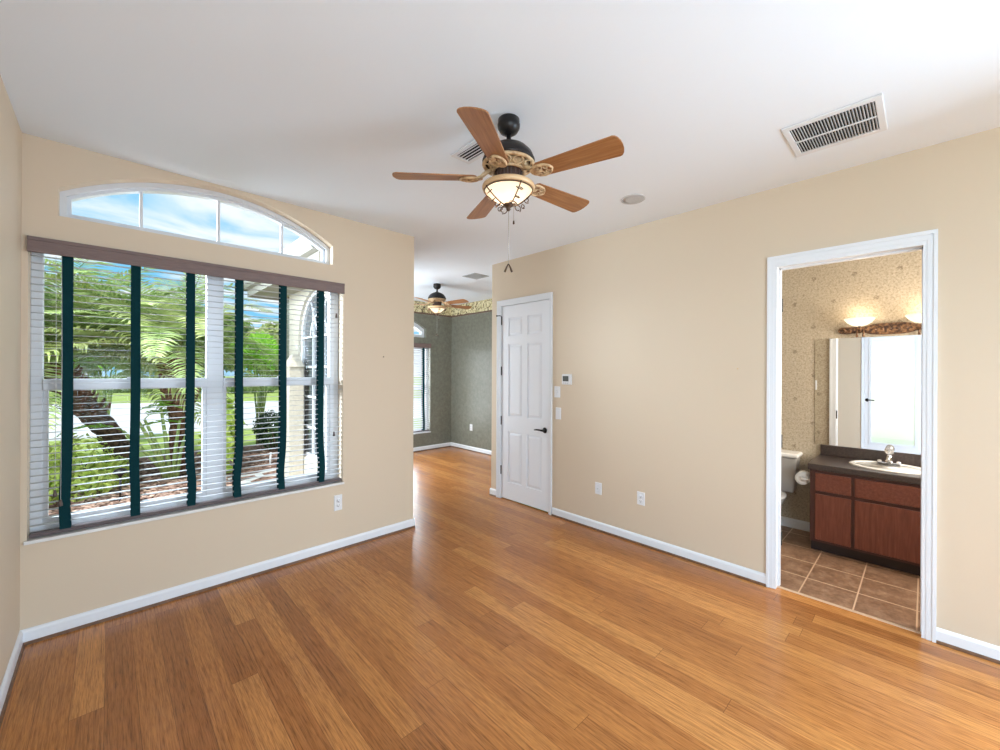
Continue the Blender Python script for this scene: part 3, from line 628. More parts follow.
# ------------------------------------------------------------------ ceiling fan
def make_fan(label, loc, rz, group):
    root = thing('ceiling_fan', label, 'ceiling fan', loc, 0, group)
    MB().lathe([(0.0, 0.0), (0.052, 0.0), (0.057, -0.005), (0.057, -0.024), (0.060, -0.031), (0.058, -0.048), (0.046, -0.068), (0.028, -0.080), (0.016, -0.084), (0.0, -0.084)], seg=40).build('canopy', M['bronze'], root)
    MB().tube([(0, 0, -0.08), (0, 0, -0.150)], 0.0125, 16).lathe([(0.0125, -0.118), (0.022, -0.124), (0.022, -0.138), (0.0125, -0.142)], seg=20).build('downrod', M['bronze'], root)
    MB().lathe([(0.0, -0.128), (0.030, -0.130), (0.062, -0.140), (0.098, -0.160), (0.124, -0.188), (0.139, -0.222), (0.139, -0.232), (0.128, -0.240), (0.0, -0.240)], seg=48).build('motor_housing', M['bronze'], root)
    # ornamental underside ring, pierced scrolls over a dark core
    m = MB().ring([(0.134, -0.236), (0.140, -0.242), (0.134, -0.252), (0.124, -0.252), (0.122, -0.240)])
    m.ring([(0.090, -0.272), (0.094, -0.280), (0.080, -0.284), (0.070, -0.276), (0.076, -0.268)])
    for i in range(10):
        A = 2*PI*i/10
        for sg in (-1, 1):
            pts = []
            for k in range(9):
                q = k/8; rr = 0.130-0.042*q; an = A+sg*0.26*math.sin(PI*q)
                pts.append((rr*math.cos(an), rr*math.sin(an), -0.247-0.030*q))
            m.tube(pts, 0.0042, 6)
    core = MB().lathe([(0.0, -0.238), (0.112, -0.238), (0.084, -0.268), (0.0, -0.268)], seg=40)
    sk = m.build('scroll_skirt', M['antique'], root); core.build('motor_core', M['antique'], sk)
    m = MB(); prof = []
    n = 48; vs = []; fs = []
    for z in (-0.262, -0.275, -0.330, -0.345):
        for i in range(n):
            A = 2*PI*i/n; r_ = (0.070 if z > -0.3 else 0.064)+(0.003 if i % 2 else -0.001); vs.append((r_*math.cos(A), r_*math.sin(A), z))
    for k in range(3):
        for i in range(n): fs.append((k*n+i, k*n+(i+1) % n, (k+1)*n+(i+1) % n, (k+1)*n+i))
    fs += [tuple(range(n)), tuple(range(3*n, 4*n))]
    m.add(vs, fs).build('switch_housing', M['reeded'], root)
    # light kit
    m = MB().ring([(0.062, -0.340), (0.118, -0.346), (0.136, -0.352), (0.140, -0.362), (0.136, -0.374), (0.127, -0.378), (0.122, -0.366), (0.066, -0.352)], seg=56)
    m.build('light_ring', M['bowl_ring'], root)
    bp = [(0.1245, -0.374), (0.118, -0.384), (0.100, -0.402), (0.078, -0.420), (0.052, -0.438), (0.030, -0.448), (0.010, -0.452)]
    m = MB().ring(bp+[(r_-0.004 if r_ > 0.012 else 0.009, z+0.004) for r_, z in reversed(bp)], seg=56)
    bowl = m.build('glass_bowl', M['bowl'], root)
    m = MB()
    A0 = math.atan2(-fwd.y*math.cos(R(28))+right.y*math.sin(R(28)), -fwd.x*math.cos(R(28))+right.x*math.sin(R(28)))
    for i in range(4):
        A = 2*PI*i/4+A0; ca, sa = math.cos(A), math.sin(A)
        m.tube([(r_*ca, r_*sa, z) for r_, z in [(0.131, -0.376), (0.122, -0.388), (0.104, -0.405), (0.082, -0.423), (0.056, -0.441), (0.032, -0.452), (0.012, -0.458)]], 0.0036, 6)
        for cr_, cz_, r0, tn in ((0.112, -0.398, 0.022, 1), (0.056, -0.454, 0.026, -1), (0.090, -0.436, 0.016, 1)):
            pts = []
            for k in range(15):
                q = k/14*2*PI*1.05; rr = r0*(1-0.45*k/14)
                l = rr*math.sin(q)*tn; o_ = cr_+rr*0.55*math.cos(q)
                pts.append((o_*ca-l*sa, o_*sa+l*ca, cz_-0.006+rr*0.6*math.cos(q)*-1))
            m.tube(pts, 0.0026, 5)
    m.ring([(0.1275, -0.378), (0.1295, -0.382), (0.1265, -0.384)])
    m.build('scroll_frame', M['scroll'], bowl)
    MB().lathe([(0.0, -0.446), (0.026, -0.448), (0.028, -0.455), (0.016, -0.464), (0.010, -0.470), (0.012, -0.476), (0.006, -0.484), (0.0, -0.486)], seg=24).build('finial', M['scroll'], root)
    ch = MB().tube([(0.002, 0, -0.482), (0.002, 0, -0.770)], 0.0015, 5)
    for i in range(26): ch.ball((0.002, 0, -0.49-i*0.0107), 0.0024, seg=6)
    pc = ch.build('pull_chain', M['silver'], root)
    f = MB()
    for sg in (-1, 1):
        f.tube([(0.002+right.x*sg*0.001, right.y*sg*0.001, -0.764), (0.002+right.x*sg*0.010, right.y*sg*0.010, -0.782), (0.002+right.x*sg*0.019, right.y*sg*0.019, -0.806)], [0.003, 0.0045, 0.0060], 8)
    f.build('pull_fob', M['scroll'], pc)
    pc2 = MB().tube([(0.022, -0.018, -0.455), (0.022, -0.018, -0.535)], 0.0013, 5).build('pull_chain', M['silver'], root)
    MB().lathe([(0, 0.012), (0.004, 0.010), (0.0055, -0.006), (0.0, -0.010)], (0.022, -0.018, -0.545), 10).build('pull_fob', M['scroll'], pc2)
    # blades along local +x of each blade object
    bm_ = MB(); r0, r1 = 0.185, 0.605
    outl = []
    N = 10
    for i in range(N+1): outl.append((r0+(r1-0.03-r0)*i/N, -(0.050+0.017*i/N)))
    for i in range(1, 8):
        t_ = -PI/2+PI*i/8; outl.append((r1-0.03+0.03*math.cos(t_), 0.067*math.sin(t_)*(1.0 if abs(t_) < 1.2 else 1.0)))
    for i in range(N, -1, -1): outl.append((r0+(r1-0.03-r0)*i/N, 0.050+0.017*i/N))
    for i in range(1, 5):
        t_ = PI/2+PI*i/5; outl.append((r0+0.022*math.cos(t_), 0.050*math.sin(t_)))
    bm_.plate([outl], -0.003, 0.003, lambda u, v, d: (u, v, d))
    iron = MB()
    iron.tube([(0.085, 0, 0.042), (0.115, 0, 0.030), (0.145, 0, 0.006), (0.175, 0, -0.006), (0.20, 0, -0.009)], [0.012, 0.012, 0.010, 0.009, 0.006], 8)
    for s_ in (-1, 1):
        iron.tube([(0.125, 0, 0.016), (0.150, s_*0.022, 0.000), (0.172, s_*0.034, -0.007), (0.20, s_*0.040, -0.009), (0.225, s_*0.036, -0.009), (0.245, s_*0.020, -0.009), (0.256, 0, -0.009)], 0.0058, 6)
        for cx_, cy_, rr in ((0.195, 0.019, 0.015), (0.225, 0.014, 0.012), (0.170, 0.014, 0.009)):
            iron.tube([(cx_+rr*math.cos(q*0.5)*(1-0.03*q), s_*(cy_+rr*math.sin(q*0.5)*(1-0.03*q)), -0.009) for q in range(14)], 0.0038, 5)
    iron.plate([[(0.150+0.045+0.060*math.cos(2*PI*i/24), 0.043*math.sin(2*PI*i/24)) for i in range(24)], [(0.200+0.038*math.cos(2*PI*i/24), 0.026*math.sin(2*PI*i/24)) for i in range(24)]], -0.006, -0.003, lambda u, v, d: (u, v, d))
    for k in range(5):
        A = rz+2*PI*k/5
        if k == 0:
            b0 = bm_.build('blade', M['blade'], root, 0.0015); i0 = iron.build('blade_iron', M['antique'], b0); b = b0
        else:
            b = b0.copy(); COL.objects.link(b); b.parent = root; q = i0.copy(); COL.objects.link(q); q.parent = b
        b.location = (0, 0, -0.314); b.rotation_euler = (R(-12), 0, A)
    return root
az = math.atan2(-fwd.y*math.cos(R(15.5))-right.y*math.sin(R(15.5)), -fwd.x*math.cos(R(15.5))-right.x*math.sin(R(15.5)))
fan = make_fan('five bladed oak ceiling fan with lit bowl, nearest the viewer', (1.519, 1.525, ZC), az, 'ceiling fans')
azf = math.atan2(right.y*math.cos(R(36))-fwd.y*math.sin(R(36)), right.x*math.cos(R(36))-fwd.x*math.sin(R(36)))
fan2 = copy_tree(fan); fan2.location = (3.63, 5.19, ZC); fan2['label'] = 'ceiling fan hanging in the far grey green room'
for k, b in enumerate([c for c in fan2.children if c.name.split('.')[0] == 'blade']): b.rotation_euler = (R(-12), 0, azf+2*PI*k/5)
light('fan_bulb', 'POINT', (1.519, 1.525, ZC-0.385), 22, (1.0, 0.90, 0.78), radius=0.05)
light('far_fan_bulb', 'POINT', (3.63, 5.19, ZC-0.385), 20, (1.0, 0.86, 0.68), radius=0.05)

# ------------------------------------------------------------------ ceiling registers, speaker
rg = thing('return_grille', 'large white louvered return grille on the ceiling near the bathroom', 'air vent', (2.847, 0.345, ZC))
hw = 0.203
MB().plate([rect(-hw, hw, -hw, hw), rect(-0.165, 0.165, -0.172, 0.172)], -0.010, 0.0, lambda u, v, d: (u, v, d)).build('frame', M['white'], rg, 0.004)
MB().box(-0.168, 0.168, -0.175, 0.175, -0.0015, -0.0005).build('duct_shade_sheet', M['black'], rg)  # black sheet in place of the shaded duct hollow
me0 = None
for i in range(27):
    y = -0.165+i*0.0127
    if me0 is None:
        vs = [(x, dy_, z) for x in (-0.166, 0.166) for dy_, z in ((-0.0035, -0.009), (-0.0023, -0.010), (0.0035, -0.003), (0.0023, -0.002))]
        o = MB().add(vs, [(0, 1, 5, 4), (1, 2, 6, 5), (2, 3, 7, 6), (3, 0, 4, 7), (0, 1, 2, 3), (4, 5, 6, 7)]).build('louver', M['white'], rg); me0 = o.data
    else: o = bpy.data.objects.new('louver', me0); COL.objects.link(o); o.parent = rg
    o.location = (0, y, 0)
MB().box(-0.008, 0.008, -0.172, 0.172, -0.0115, -0.009).build('center_bar', M['white'], rg)
sv = thing('supply_vent', 'small white slotted vent on the ceiling behind the near fan', 'air vent', (1.585, 1.86, ZC))
MB().plate([rect(-0.075, 0.075, -0.165, 0.165), rect(-0.048, 0.048, -0.138, 0.138)], -0.009, 0, lambda u, v, d: (u, v, d)).build('frame', M['white'], sv, 0.003)
MB().box(-0.049, 0.049, -0.139, 0.139, -0.0015, -0.0005).build('duct_shade_sheet', M['black'], sv)  # black sheet painted as the shade behind the slots
for x in (-0.040, -0.017, 0.006, 0.029):
    MB().add([(x-0.006, -0.138, -0.010), (x-0.004, -0.138, -0.011), (x+0.012, -0.138, -0.003), (x+0.010, -0.138, -0.002), (x-0.006, 0.138, -0.010), (x-0.004, 0.138, -0.011), (x+0.012, 0.138, -0.003), (x+0.005, 0.138, -0.002)],
             [(0, 1, 5, 4), (1, 2, 6, 5), (2, 3, 7, 6), (3, 0, 4, 7), (0, 1, 2, 3), (4, 5, 6, 7)]).build('louver', M['white'], sv)
fv = thing('far_ceiling_vent', 'grey square vent on the ceiling toward the far room', 'air vent', (3.71, 4.37, ZC))
M['grey_vent'] = mat('grey_vent', (0.42, 0.43, 0.43), 0.5)
MB().plate([rect(-0.135, 0.135, -0.135, 0.135), rect(-0.11, 0.11, -0.11, 0.11)], -0.008, 0, lambda u, v, d: (u, v, d)).build('frame', M['grey_vent'], fv, 0.003)
for i in range(12):
    MB().box(-0.11, 0.11, -0.108+i*0.0185, -0.096+i*0.0185, -0.006, -0.002).build('louver', M['grey_vent'], fv)
MB().box(-0.11, 0.11, -0.11, 0.11, -0.0012, -0.0004).build('duct_shade_sheet', M['black'], fv)  # black sheet painted as the shade above the louvers
sk = thing('ceiling_speaker', 'round light grey speaker flush in the ceiling right of the fan', 'speaker', (2.91, 1.56, ZC))
M['grille'] = noisy('speaker_grille', (0.50, 0.51, 0.52), (0.58, 0.59, 0.60), 400, 0.6)
MB().ring([(0.076, 0), (0.090, 0), (0.089, -0.006), (0.078, -0.008)], seg=48).build('bezel', M['grille'], sk)
MB().lathe([(0.0, -0.006), (0.05, -0.006), (0.077, -0.005), (0.077, 0)], seg=40).build('grille', M['grille'], sk)

# ------------------------------------------------------------------ wall plates
def plate_thing(name, label, cat, loc, rz, w, h, kind, group=None):
    t = thing(name, label, cat, loc, rz, group)
    MB().frustum(-w/2, w/2, -h/2, h/2, 0.0, 0.006, 0.004).build('cover_plate', M['plastic'], t)
    if kind == 'outlet':
        for z in (-0.021, 0.021):
            f = MB().lathe([(0.0, 0.0085), (0.016, 0.008), (0.017, 0.005)], (0, 0, z), 20, axis='y').build('socket', M['plastic'], t)
            MB().box(-0.008, -0.0055, 0.0083, 0.0090, z-0.002, z+0.008).box(0.0055, 0.008, 0.0083, 0.0090, z-0.002, z+0.007).box(-0.0025, 0.0025, 0.0083, 0.0090, z-0.011, z-0.006).build('slots', M['dark_plastic'], f)
    elif kind == 'coax':
        MB().tube([(0, 0.005, 0), (0, 0.016, 0)], 0.0055, 12).build('jack', M['silver'], t)
    elif kind == 'toggle':
        MB().box(-0.005, 0.005, 0.005, 0.018, -0.008, 0.009).build('toggle', M['plastic'], t, 0.002)
        MB().box(-0.007, 0.007, 0.0055, 0.0075, -0.014, 0.014).build('toggle_slot', M['grey_vent'], t)
    elif kind == 'rocker':
        MB().box(-0.017, 0.017, 0.005, 0.0085, -0.033, 0.033).build('rocker', M['plastic'], t, 0.002)
    for z in ((-0.03, 0.03) if kind in ('toggle', 'coax') else (0,)):
        if kind != 'rocker': MB().lathe([(0.0, 0.0072), (0.003, 0.007), (0.0032, 0.0055)], (0, 0, z), 10, axis='y').build('screw', M['silver'], t)
    return t
WBR = R(90); WAR = R(180)
th = thing('thermostat', 'white thermostat with a grey screen on the wall right of the panel door', 'thermostat', (XB, 2.590, 1.471), WBR)
MB().frustum(-0.060, 0.062, -0.056, 0.056, 0, 0.024, 0.005).build('case', M['plastic'], th, 0.003)
MB().box(-0.030, 0.044, 0.0235, 0.0255, -0.020, 0.036).build('screen', M['screen'], th)
for k in range(3): MB().box(-0.028+k*0.026, -0.010+k*0.026, 0.0235, 0.0265, -0.042, -0.034).build('button', M['grey_vent'], th)
plate_thing('light_switch', 'white toggle switch just below and left of the thermostat', 'light switch', (XB, 2.724, 1.335), WBR, 0.080, 0.120, 'toggle')
plate_thing('light_switch', 'blank faced white rocker plate, lower of two beside the panel door', 'light switch', (XB, 2.708, 1.105), WBR, 0.072, 0.126, 'rocker')
plate_thing('cable_outlet', 'white cable jack plate low on the wall, nearer the panel door', 'cable outlet', (XB, 2.211, 0.409), WBR, 0.074, 0.116, 'coax')
plate_thing('power_outlet', 'white duplex outlet low on the wall between cable jack and bathroom', 'outlet', (XB, 1.768, 0.412), WBR, 0.074, 0.118, 'outlet')
plate_thing('power_outlet', 'white duplex outlet low on the wall under the window right corner', 'outlet', (1.436, YA, 0.408), WAR, 0.072, 0.135, 'outlet')
plate_thing('power_outlet', 'white outlet on the green wall of the far room', 'outlet', (XF, 6.10, 0.452), WBR, 0.078, 0.125, 'outlet')
n = thing('wall_nail', 'tiny brown nail left in the cream wall right of the window', 'nail', (1.854, YA, 1.683), WAR)
MB().tube([(0, 0, 0), (0, 0.012, 0.002)], 0.002, 6).ball((0, 0.013, 0.002), 0.0055).build('nail_head', M['tassel'], n)
n = thing('wall_nail', 'tiny tan nail in the wall left of the bathroom doorway', 'nail', (XB, 0.985, 1.581), WBR)
MB().tube([(0, 0, 0), (0, 0.012, 0.002)], 0.002, 6).ball((0, 0.013, 0.002), 0.0060).build('nail_head', M['antique'], n)

# ------------------------------------------------------------------ bathroom
VX = 4.42; VYL = 0.690; VYR = -0.90; CT = 0.765
va = thing('vanity_cabinet', 'reddish cherry vanity cabinet with dark brown counter', 'vanity', (VX, VYL, 0), WBR)   # local x: +Y, y: towards viewer (-X)
# local: x from -(VYL-VYR) to 0, y from -(XM-VX) to 0
L = VYL-VYR; D = XM-VX-0.002
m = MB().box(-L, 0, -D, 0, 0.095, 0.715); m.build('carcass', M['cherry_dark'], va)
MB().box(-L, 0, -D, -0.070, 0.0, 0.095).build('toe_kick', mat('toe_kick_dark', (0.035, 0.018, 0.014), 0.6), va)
edges = [(-0.038, -0.275), (-0.297, -0.835), (-0.857, -1.40)]
for x1, x0 in edges:
    d = MB().box(x0, x1, 0, 0.018, 0.118, 0.510); d.build('cabinet_door', M['cherry'], va, 0.004)
    MB().box(x0, x1, 0, 0.018, 0.538, 0.690).build('drawer_front', M['cherry_h'], va, 0.004)
o = MB().box(-L, 0.014, -D, 0.022, 0.715, CT).build('countertop', M['counter'], va, 0.006)
b = MB().box(-L, 0.0, -D, -D+0.02, CT, CT+0.100).build('backsplash', M['counter'], va, 0.003)
# sink
sx, sy, sz = 4.70, 0.205, CT
si = thing('sink', 'white oval drop-in sink in the vanity counter', 'sink', (sx, sy, sz))
MB().ring([(1.0*0.245, 0.0005), (0.240, 0.010), (0.225, 0.014), (0.205, 0.011), (0.195, 0.004), (0.19, 0.001)], seg=48, sx=0.86, sy=1.05).build('rim', M['ceramic'], si)
MB().lathe([(0.198, 0.006), (0.190, 0.004), (0.150, 0.0015), (0.02, 0.001), (0.0, 0.001)], seg=48, sx=0.86, sy=1.05).build('basin', M['ceramic'], si)
fa = thing('faucet', 'clear knobbed chrome faucet at the back of the sink', 'faucet', (4.865, 0.210, CT+0.008))
MB().box(-0.026, 0.026, -0.075, 0.075, 0.0, 0.012).build('base_plate', M['chrome'], fa, 0.004)
MB().lathe([(0.026, 0.010), (0.024, 0.03), (0.019, 0.055), (0.012, 0.07), (0.0, 0.072)], seg=20).tube([(0, 0, 0.045), (-0.06, 0, 0.060), (-0.105, 0, 0.050)], [0.014, 0.012, 0.011], 10).build('spout', M['chrome'], fa)
MB().lathe([(0.0, 0.070), (0.014, 0.074), (0.027, 0.092), (0.030, 0.112), (0.024, 0.130), (0.012, 0.142), (0.0, 0.144)], seg=8, smooth=False).build('knob', M['crystal'], fa)
for y in (-0.06, 0.06): MB().lathe([(0.016, 0.010), (0.014, 0.022), (0.0, 0.026)], (0, y, 0), 12).build('cap', M['ceramic'], fa)
# mirror
mr = thing('wall_mirror', 'large frameless mirror above the vanity', 'mirror', (XM, 0.735, 0.866), WBR)
MB().box(-1.63, 0, 0.0005, 0.006, 0, 1.012).build('mirror_pane', M['mirror'], mr)
# vanity light
vl = thing('vanity_light', 'carved bronze vanity light bar with glowing bowl shades above the mirror', 'wall lamp', (XM, 0.405, 1.945), WBR)
# local x = +Y; bar from +0.145 to -1.0 ; ornate outline
half = []
def bar_h(x):
    return 0.030+0.020*max(0, 1-(abs(x)/0.155)**4)-0.006*math.exp(-((abs(x)-0.185)/0.02)**2)
xc = -0.1975; hl = 0.355
top = []; bot = []
for i in range(61):
    x = -hl+2*hl*i/60; hgt = bar_h(x); e = hl-abs(x)
    if e < 0.03: hgt = min(hgt, math.sqrt(max(0.0, 0.03**2-(0.03-e)**2)))
    top.append((xc+x, max(hgt, 0.0005))); bot.append((xc+x, -max(hgt, 0.0005)))
m = MB().plate([top+bot[::-1]], 0.0, 0.022, lambda u, v, d: (u, d, v))
m.plate([[(p[0], p[1]*0.72) for p in top[3:-3]]+[(p[0], p[1]*0.72) for p in bot[3:-3][::-1]]], 0.022, 0.028, lambda u, v, d: (u, d, v))
for x in [xc+q for q in (-0.31, -0.27, -0.10, -0.05, 0, 0.05, 0.10, 0.27, 0.31)]:
    m.lathe([(0.0, 0.036), (0.010, 0.032), (0.014, 0.026)], (x, 0, 0), 10, axis='y'); m.ring([(0.016, -0.002), (0.019, 0.0), (0.016, 0.002)], (x, 0.03, 0), 12, 1, 0.02)
m.build('backplate', M['carved'], vl)
for sx_ in (0.0, -0.395):
    arm = MB().tube([(sx_, 0.02, 0.0), (sx_, 0.055, -0.012), (sx_, 0.085, 0.005), (sx_, 0.10, 0.03)], 0.009, 8)
    for e in (-0.022, 0.022):
        arm.tube([(sx_+e, 0.025, 0.0), (sx_+e, 0.038, -0.035), (sx_+e, 0.034, -0.065)], [0.008, 0.007, 0.009], 8)
    arm.build('arm', M['carved'], vl)
    pr = [(0.018, 0.026), (0.050, 0.034), (0.083, 0.058), (0.108, 0.092)]
    MB().ring(pr+[(r_-0.004, z+0.004) for r_, z in reversed(pr)], (sx_, 0.112, 0), 36).lathe([(0.0, 0.030), (0.020, 0.030)], (sx_, 0.112, 0), 24).build('glass_shade', M['shade'], vl)
    light('vanity_bulb', 'POINT', (XM-0.112, 0.405+sx_, 1.945+0.12), 0.7, (1.0, 0.80, 0.55), radius=0.03)
# light switch on the papered wall beside the doorway, seen in the mirror
ps = plate_thing('light_switch', 'white switch on tan wallpaper, seen only in the bathroom mirror', 'light switch', (XB+TB+0.0045, 0.955, 1.40), R(-90), 0.074, 0.118, 'toggle')
# toilet beyond the doorway, left of the vanity
to = thing('toilet', 'shade-darkened toilet tank just inside the bathroom doorway', 'toilet', (XM, 1.075, 0), WBR)
ty0, ty1 = -0.235, 0.235
def tapered(m, x0, x1, y0, y1, z0, z1, kx, ky):
    v = [(x0+kx, y0, z0), (x1-kx, y0, z0), (x1-kx, y1-ky, z0), (x0+kx, y1-ky, z0), (x0, y0, z1), (x1, y0, z1), (x1, y1, z1), (x0, y1, z1)]
    return m.add(v, [(0, 1, 2, 3), (4, 5, 6, 7), (0, 1, 5, 4), (1, 2, 6, 5), (2, 3, 7, 6), (3, 0, 4, 7)])
tapered(MB(), -0.232, 0.232, 0.02, 0.215, 0.385, 0.735, 0.028, 0.02).build('tank', M['toilet'], to, 0.02)
MB().box(-0.248, 0.248, 0.012, 0.232, 0.735, 0.775).build('tank_lid', M['ceramic'], to, 0.014)
MB().lathe([(0.0, 0.0), (0.13, 0.0), (0.125, 0.03), (0.105, 0.10), (0.11, 0.20), (0.165, 0.33), (0.185, 0.375), (0.18, 0.39), (0.0, 0.39)], (0, 0.43, 0), 32, 1.0, 1.28).build('bowl', M['toilet'], to)
MB().lathe([(0.0, 0.418), (0.16, 0.418), (0.190, 0.41), (0.192, 0.395), (0.0, 0.393)], (0, 0.43, 0), 36, 1.0, 1.27).build('seat', M['ceramic'], to)
MB().tube([(0.16, 0.215, 0.67), (0.16, 0.232, 0.67), (0.11, 0.238, 0.665)], 0.007, 8).build('flush_lever', M['chrome'], to)
# toilet paper holder on the vanity side
tp = thing('toilet_paper_holder', 'white holder with a toilet paper roll on the vanity side', 'toilet paper', (4.56, VYL, 0.60), 0)
m = MB()
for x in (-0.072, 0.072):
    m.lathe([(0.0, 0.0), (0.026, 0.0), (0.024, 0.008), (0.014, 0.014)], (x, 0, 0), 16, axis='y').tube([(x, 0.008, 0), (x, 0.05, 0.004), (x, 0.075, 0.0)], [0.013, 0.012, 0.016], 10)
m.build('bracket', M['ceramic'], tp)
m = MB().lathe([(0.020, -0.055), (0.055, -0.055), (0.055, 0.055), (0.020, 0.055), (0.020, -0.055)], (0, 0.070, 0), 28, axis='x')
m.build('paper_roll', M['paper'], tp)

# ------------------------------------------------------------------ outdoors
GZ = -0.14
m = MB(); N = 40
struct(MB().box(-60, 60, -30, 120, GZ-0.3, GZ-0.03).build('ground', M['lawn']), 'green lawn in front of the house', 'lawn')
m = MB()
m.plate([[(-60, 16.2), (-10, 15.9), (2, 13.9), (12, 11.8), (60, 6), (60, 16), (14, 21), (2, 27), (-12, 33), (-60, 36)]], GZ-0.05, GZ-0.015, lambda u, v, d: (u, v, d))
struct(m.build('street', M['road']), 'pale concrete street beyond the lawn', 'street')
# mulch bed, gently mounded
vs = []; fs = []; nx, ny = 30, 36
for j in range(ny+1):
    for i in range(nx+1):
        x = -5+10.5*i/nx; yy = 3.72+6.6*j/ny+0.5*math.sin(x*1.1)*(j/ny)
        z = GZ+0.10*math.sin(PI*min(1, j/ny))+random.uniform(-0.012, 0.012)-(0.05 if j == ny else 0)
        vs.append((x, yy, z))
for j in range(ny):
    for i in range(nx): fs.append((j*(nx+1)+i, j*(nx+1)+i+1, (j+1)*(nx+1)+i+1, (j+1)*(nx+1)+i))
struct(MB().add(vs, fs, True).build('mulch_ground', M['mulch'], recalc=False), 'mulched ground of the planting bed', 'ground')
ch = MB()
for k in range(7000):
    x = random.uniform(-1.6, 3.2); y = random.uniform(3.9, 9.8)
    if x > 1.15 and y < 7.4: x -= 1.9
    j = (y-3.72)/6.6
    z = GZ+0.10*math.sin(PI*min(1, max(0, j)))+0.012; A = random.uniform(0, 2*PI); l = random.uniform(0.025, 0.07); w_ = random.uniform(0.008, 0.022); t_ = random.uniform(-0.4, 0.4)
    ca, sa = math.cos(A), math.sin(A)
    ch.add([(x-l*ca-w_*sa, y-l*sa+w_*ca, z-t_*l*0.5), (x+l*ca-w_*sa, y+l*sa+w_*ca, z+t_*l), (x+l*ca+w_*sa, y+l*sa-w_*ca, z+t_*l+0.004), (x-l*ca+w_*sa, y-l*sa-w_*ca, z-t_*l*0.5+0.004)], [(0, 1, 2, 3)])
tag(ch.build('bark_mulch', M['chip'], recalc=False), 'reddish bark mulch chips covering the bed outside the window', 'mulch', kind='stuff')
struct(MB().box(1.25, XW-0.2, 4.6, 7.3, GZ-0.2, GZ+0.10).build('walkway', M['concrete']), 'pale concrete slab along the wing wall outside', 'walkway')

def frond(L, el, droop, nl=34, lw=0.30, rad=0.010):
    pts = []; p = Vector((0, 0, 0)); n = 12; e = el
    for i in range(n+1):
        pts.append(p.copy()); p = p+Vector((math.cos(e), 0, math.sin(e)))*(L/n); e -= droop/n
    m = MB().tube(pts, [rad*(1-0.8*i/n) for i in range(n+1)], 5)
    m.cur = 0
    for k in range(nl):
        q = 0.16+0.84*k/(nl-1); fi = q*n; i = min(int(fi), n-1); c = pts[i].lerp(pts[i+1], fi-i); d = (pts[i+1]-pts[i]).normalized()
        ll = lw*(math.sin(PI*(0.12+0.84*q))**0.6)*random.uniform(0.85, 1.1)
        for s_ in (-1, 1):
            out = (Vector((0, s_, 0))*0.85+d*0.65+Vector((0, 0, random.uniform(0.0, 0.35)))).normalized()
            mid = c+out*ll*0.55; tip = c+out*ll+Vector((0, 0, -ll*0.22)); wv = d*0.017
            m.add([c-wv*0.5, c+wv*0.5, mid+wv, tip, mid-wv], [(0, 1, 2, 3, 4)])
    return m
def palm(label, trunk, radii, crown_r, n, L, group, seed, trunk_mat, fm, elev=(0.95, -0.15)):
    random.seed(seed)
    root = thing('palm_tree', label, 'palm tree', trunk[0], 0, group); b = Vector(trunk[0])
    pts = []; rr = []
    for i in range(len(trunk)-1):
        for k in range(8):
            q = k/8; pts.append(Vector(trunk[i]).lerp(Vector(trunk[i+1]), q)-b); rr.append((radii[i]*(1-q)+radii[i+1]*q)*(1.0 if k % 2 else 0.90))
    pts.append(Vector(trunk[-1])-b); rr.append(radii[-1])
    t = MB().tube(pts, rr, 14)
    tr_ = t.build('trunk', trunk_mat[0], root)
    bo = MB(); npts = len(pts)
    for k in range(90):                                   # old leaf bases around the upper trunk
        i = random.randint(int(npts*0.45), npts-2); c = pts[i].lerp(pts[i+1], random.random()); A = random.uniform(0, 2*PI); o_ = Vector((math.cos(A), math.sin(A), 0))
        bo.tube([c+o_*rr[i]*0.8, c+o_*(rr[i]+0.04)+Vector((0, 0, 0.05)), c+o_*(rr[i]+0.075)+Vector((0, 0, 0.13))], [0.035, 0.026, 0.008], 5)
    bo.build('leaf_bases', trunk_mat[1], root)
    top = pts[-1]
    protos = [frond(L, 0, 1.25, 52, lw=L*0.14), frond(L*0.9, 0, 1.5, 48, lw=L*0.14), frond(L*1.05, 0, 0.9, 54, lw=L*0.13)]
    mes = []
    for i in range(n):
        q = i/(n-1); A = i*2.39996+random.uniform(-0.2, 0.2); e = elev[0]+(elev[1]-elev[0])*q+random.uniform(-0.12, 0.12); k = i % 3
        if trunk[0][0] > 0.5 and math.cos(A) > 0.15 and math.sin(A) < 0.45: A += 2.2
        if k >= len(mes):
            o = protos[k].build('frond', fm[k % len(fm)], root, recalc=False); mes.append(o.data)
        else:
            o = bpy.data.objects.new('frond', mes[k]); COL.objects.link(o); o.parent = root
        o.location = top+Vector((0.05*math.cos(A), 0.05*math.sin(A), -0.05*q)); o.rotation_euler = (0, -e, A); s_ = random.uniform(0.85, 1.1); o.scale = (s_, s_, s_)
    return root
palm('leaning palm with a dark trunk outside the left half of the window', [(0.27, 8.85, GZ), (-0.02, 8.75, 0.62), (-0.42, 8.65, 1.22), (-0.72, 8.55, 1.78)], [0.19, 0.155, 0.165, 0.20], 0.2, 60, 2.75, 'palms outside the window', 3, (M['bark'], M['boot']), [M['frond'], M['frond2'], M['frond']], (1.02, 0.20))
palm('upright palm with red brown trunk outside, left of the window mullion', [(0.80, 8.05, GZ), (0.80, 8.0, 0.7), (0.77, 7.95, 1.35), (0.75, 7.9, 1.75)], [0.17, 0.14, 0.19, 0.16], 0.2, 60, 2.5, 'palms outside the window', 5, (M['boot'], M['boot']), [M['frond2'], M['frond'], M['frond']], (1.08, 0.22))
